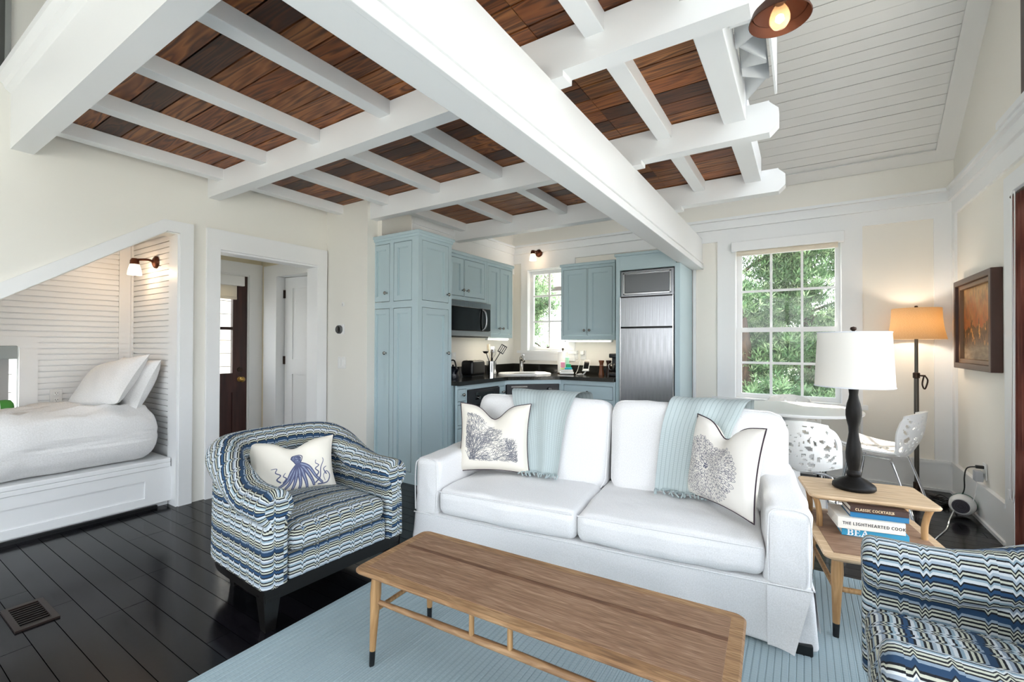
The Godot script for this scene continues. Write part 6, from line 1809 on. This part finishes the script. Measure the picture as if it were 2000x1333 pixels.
func painting_mat() -> StandardMaterial3D:
	var n := FastNoiseLite.new()
	n.seed = 12; n.frequency = 0.012; n.fractal_octaves = 4
	var n2 := FastNoiseLite.new()
	n2.seed = 14; n2.frequency = 0.05
	var tx := picture(384, 300, func(x: int, y: int):
		var u: float = x / 384.0
		var v: float = y / 300.0
		var sky := Color("c9a06a").lerp(Color("b4643a"), clampf(v * 1.7 + 0.5 * n.get_noise_2d(x, y), 0, 1))
		sky = sky.lerp(Color("8a6b4a"), clampf(n.get_noise_2d(x * 2.0 + 90, y * 1.2) * 1.2, 0, 0.6))
		var edge := 0.56 + 0.05 * n2.get_noise_2d(x * 0.6, 3) - 0.20 * smoothstep(0.55, 1.0, u) - 0.10 * exp(-pow((u - 0.28) / 0.05, 2)) - 0.12 * exp(-pow((u - 0.5) / 0.03, 2))
		var c := sky
		if v > edge:
			c = Color("5a4330").lerp(Color("8d6a48"), clampf(0.5 + n2.get_noise_2d(x * 0.7, y * 0.4), 0, 1))
			if n2.get_noise_2d(x * 0.5 + 40, y * 0.25) > 0.32 and v < 0.8: c = Color("e0a05a")
		if v > 0.74:
			c = c.lerp(Color("a08a6e").lerp(Color("7a664f"), clampf(0.5 + n2.get_noise_2d(x * 0.3, y) , 0, 1)), smoothstep(0.74, 0.84, v))
		return c)
	var m := StandardMaterial3D.new()
	m.albedo_texture = tx; m.roughness = 0.55; m.uv1_scale = V(1, -1, 1); m.uv1_offset = V(0, 1, 0)
	return m

# ---------------------------------------------------------------- outside
func tree(label: String, where: Vector3, h: float, r: Vector3, count: int, seed_: int, dens := 1.0) -> void:
	var t := thing("tree", label, "tree", where)
	rng.seed = seed_
	var tr := b3()
	tr.tube(spline([V(0, 0, 0), V(0.1, h * 0.3, 0.05), V(-0.05, h * 0.6, 0), V(0.1, h, 0)], 4), [0.16, 0.15, 0.145, 0.14, 0.13, 0.12, 0.11, 0.10, 0.09, 0.07, 0.06, 0.05, 0.04], 8)
	obj("trunk", tr, M.bark, t)
	var br := b3()
	var nodes := []
	for k in 34:
		var a := rng.randf() * TAU
		var y := h * rng.randf_range(0.12, 0.95)
		var e := V(cos(a) * r.x * rng.randf_range(0.5, 0.95), y + rng.randf_range(-0.2, 0.6), sin(a) * r.z * rng.randf_range(0.5, 0.95))
		br.tube(spline([V(0, y * 0.95, 0), e * V(0.5, 0, 0.5) + V(0, y + 0.15, 0), e], 4), [0.035, 0.03, 0.027, 0.024, 0.02, 0.017, 0.014, 0.01, 0.007], 5)
		for q in 5: nodes.append(V(0, y, 0).lerp(e, 0.35 + 0.16 * q))
	obj("branches", br, M.bark, t)
	# sprays of narrow leaves
	var lf := b3()
	for k in 7:
		var a := k * 0.9
		var d := V(cos(a) * 0.6, 0.5 + 0.3 * sin(k * 2.1), sin(a) * 0.6).normalized()
		var s := d.cross(V(0.3, 1, 0.2)).normalized() * 0.011
		var o := d * 0.02
		lf.quad(o - s * 0.4, o + d * 0.045 - s, o + d * 0.095, o + d * 0.045 + s)
	var mesh := lf.mesh()
	for g in 5:
		var mm := MultiMesh.new()
		mm.transform_format = MultiMesh.TRANSFORM_3D
		mm.mesh = mesh
		mm.instance_count = count / 5
		for k in mm.instance_count:
			var c: Vector3 = nodes[rng.randi() % nodes.size()]
			var p := c + V(rng.randfn(0, 0.13), rng.randfn(0, 0.11), rng.randfn(0, 0.13))
			var b := Basis(V(rng.randf() - 0.5, 1, rng.randf() - 0.5).normalized(), rng.randf() * TAU).scaled(Vector3.ONE * rng.randf_range(0.6, 1.25))
			mm.set_instance_transform(k, Transform3D(b, p))
		var o := MultiMeshInstance3D.new()
		o.multimesh = mm; o.material_override = M.leaf[g]
		o.name = "foliage"; t.add_child(o, true)
		o.set_meta("kind", "stuff")

func outside() -> void:
	var gr := obj("ground", b3().span(V(-30, -0.6, -40), V(30, -0.5, 30)), M.sand)
	struct(gr)
	var spots := [[V(-0.9, -0.5, -8.2), 5.0, V(1.5, 1, 1.1), 22000, 101, "tall green cedar seen through the tall window"], [V(0.9, -0.5, -8.7), 5.2, V(1.7, 1, 1.2), 22000, 102, "bushy green cedar behind the lamp shade, past the tall window"], [V(-2.2, -0.5, -9.6), 5.6, V(1.9, 1, 1.3), 14000, 103, "dark cedar farther back, left of the tall window"], [V(2.4, -0.5, -9.8), 5.2, V(1.9, 1, 1.3), 14000, 104, "cedar farther back at the window wall's right corner"], [V(0.0, -0.5, -11.0), 6.0, V(2.2, 1, 1.5), 14000, 106, "distant cedar closing the view behind the nearer ones"]]
	for s in spots: tree(s[5], s[0], s[1], s[2], s[3], s[4])
	tree("leafy tree beyond the kitchen window", V(-5.6, -0.5, -8.8), 4.2, V(1.2, 1, 0.9), 5000, 105)
	# neighbouring white house past the kitchen window
	var t := thing("neighbour_house", "white neighbouring house seen through the kitchen window", "house", V(-8.5, -0.5, -13.0))
	for k in 18: obj("siding_board", b3().box(V(0, 0.1 + k * 0.2, 0), V(9.0, 0.19, 0.06), Basis(Vector3.RIGHT, -0.08)), M.siding, t)
	obj("wall", b3().span(V(-4.5, 0, -3), V(4.5, 3.6, -0.05)), M.siding, t)
	var rf := b3()
	rf.quad(V(-4.8, 3.5, 0.5), V(4.8, 3.5, 0.5), V(4.8, 5.4, -2.2), V(-4.8, 5.4, -2.2))
	rf.box(V(0, 3.48, 0.48), V(9.6, 0.12, 0.05))
	obj("roof", rf, M.roof, t)
	t = thing("white_outbuilding", "white sided wall outside the dark glazed door", "house", V(-7.4, -0.5, -2.4))
	for k in 18: obj("siding_board", b3().box(V(0, 0.1 + k * 0.2, 0), V(0.06, 0.19, 7.0), Basis(Vector3.BACK, 0.08)), M.siding, t)
	obj("wall", b3().span(V(-2, 0, -3.5), V(-0.05, 3.6, 3.5)), M.siding, t)

func _ready() -> void:
	# camera
	var cam := Camera3D.new()
	cam.name = "camera"
	cam.fov = rad_to_deg(2.0 * atan(666.5 / 885.0))
	cam.position = V(0, 1.25, 0)
	cam.basis = Basis(Vector3.UP, deg_to_rad(32.7)) * Basis(Vector3.RIGHT, deg_to_rad(0.45)) * Basis(Vector3.BACK, deg_to_rad(0.18))
	cam.near = 0.02; cam.far = 200.0
	add_child(cam)
	cam.current = true
	# bright overcast sky, exposure
	var env := Environment.new()
	env.background_mode = Environment.BG_SKY
	var sky := Sky.new()
	var sm := ProceduralSkyMaterial.new()
	sm.sky_top_color = Color("d9e5f3"); sm.sky_horizon_color = Color("f2f5f8"); sm.sky_curve = 0.25
	sm.ground_bottom_color = Color("8c8a80"); sm.ground_horizon_color = Color("d8d6cc")
	sm.sky_energy_multiplier = 1.6; sm.ground_energy_multiplier = 1.0
	sky.sky_material = sm
	env.sky = sky
	env.tonemap_mode = Environment.TONE_MAPPER_LINEAR
	env.tonemap_exposure = 2.2
	env.sdfgi_enabled = true; env.ssao_enabled = true; env.ssil_enabled = true
	var we := WorldEnvironment.new()
	we.name = "world"; we.environment = env
	add_child(we)
	# sun behind the house, left of the window wall
	var sun := DirectionalLight3D.new()
	sun.name = "sun"
	sun.light_energy = 3.0; sun.light_color = Color("fff3e0"); sun.light_angular_distance = 0.6; sun.shadow_enabled = true
	sun.basis = Basis.looking_at(V(0.55, -1.45, 0.9).normalized(), Vector3.UP)
	add_child(sun)
	materials()
	M.walnutdark = tri_mat("b9a08c", 0.6, M.walnut.albedo_texture, V(0.8, 12, 12))
	M.frame = mat("432a21", 0.4)
	M.bulb = StandardMaterial3D.new()
	M.bulb.albedo_color = Color(1.0, 0.93, 0.82, 0.25); M.bulb.transparency = BaseMaterial3D.TRANSPARENCY_ALPHA; M.bulb.roughness = 0.05
	shell()
	loft()
	kitchen()
	rug()
	sofa()
	armchairs()
	coffee_table()
	side_table()
	floor_lamp()
	dining()
	bed()
	pendant()
	wall_things()
	outside()
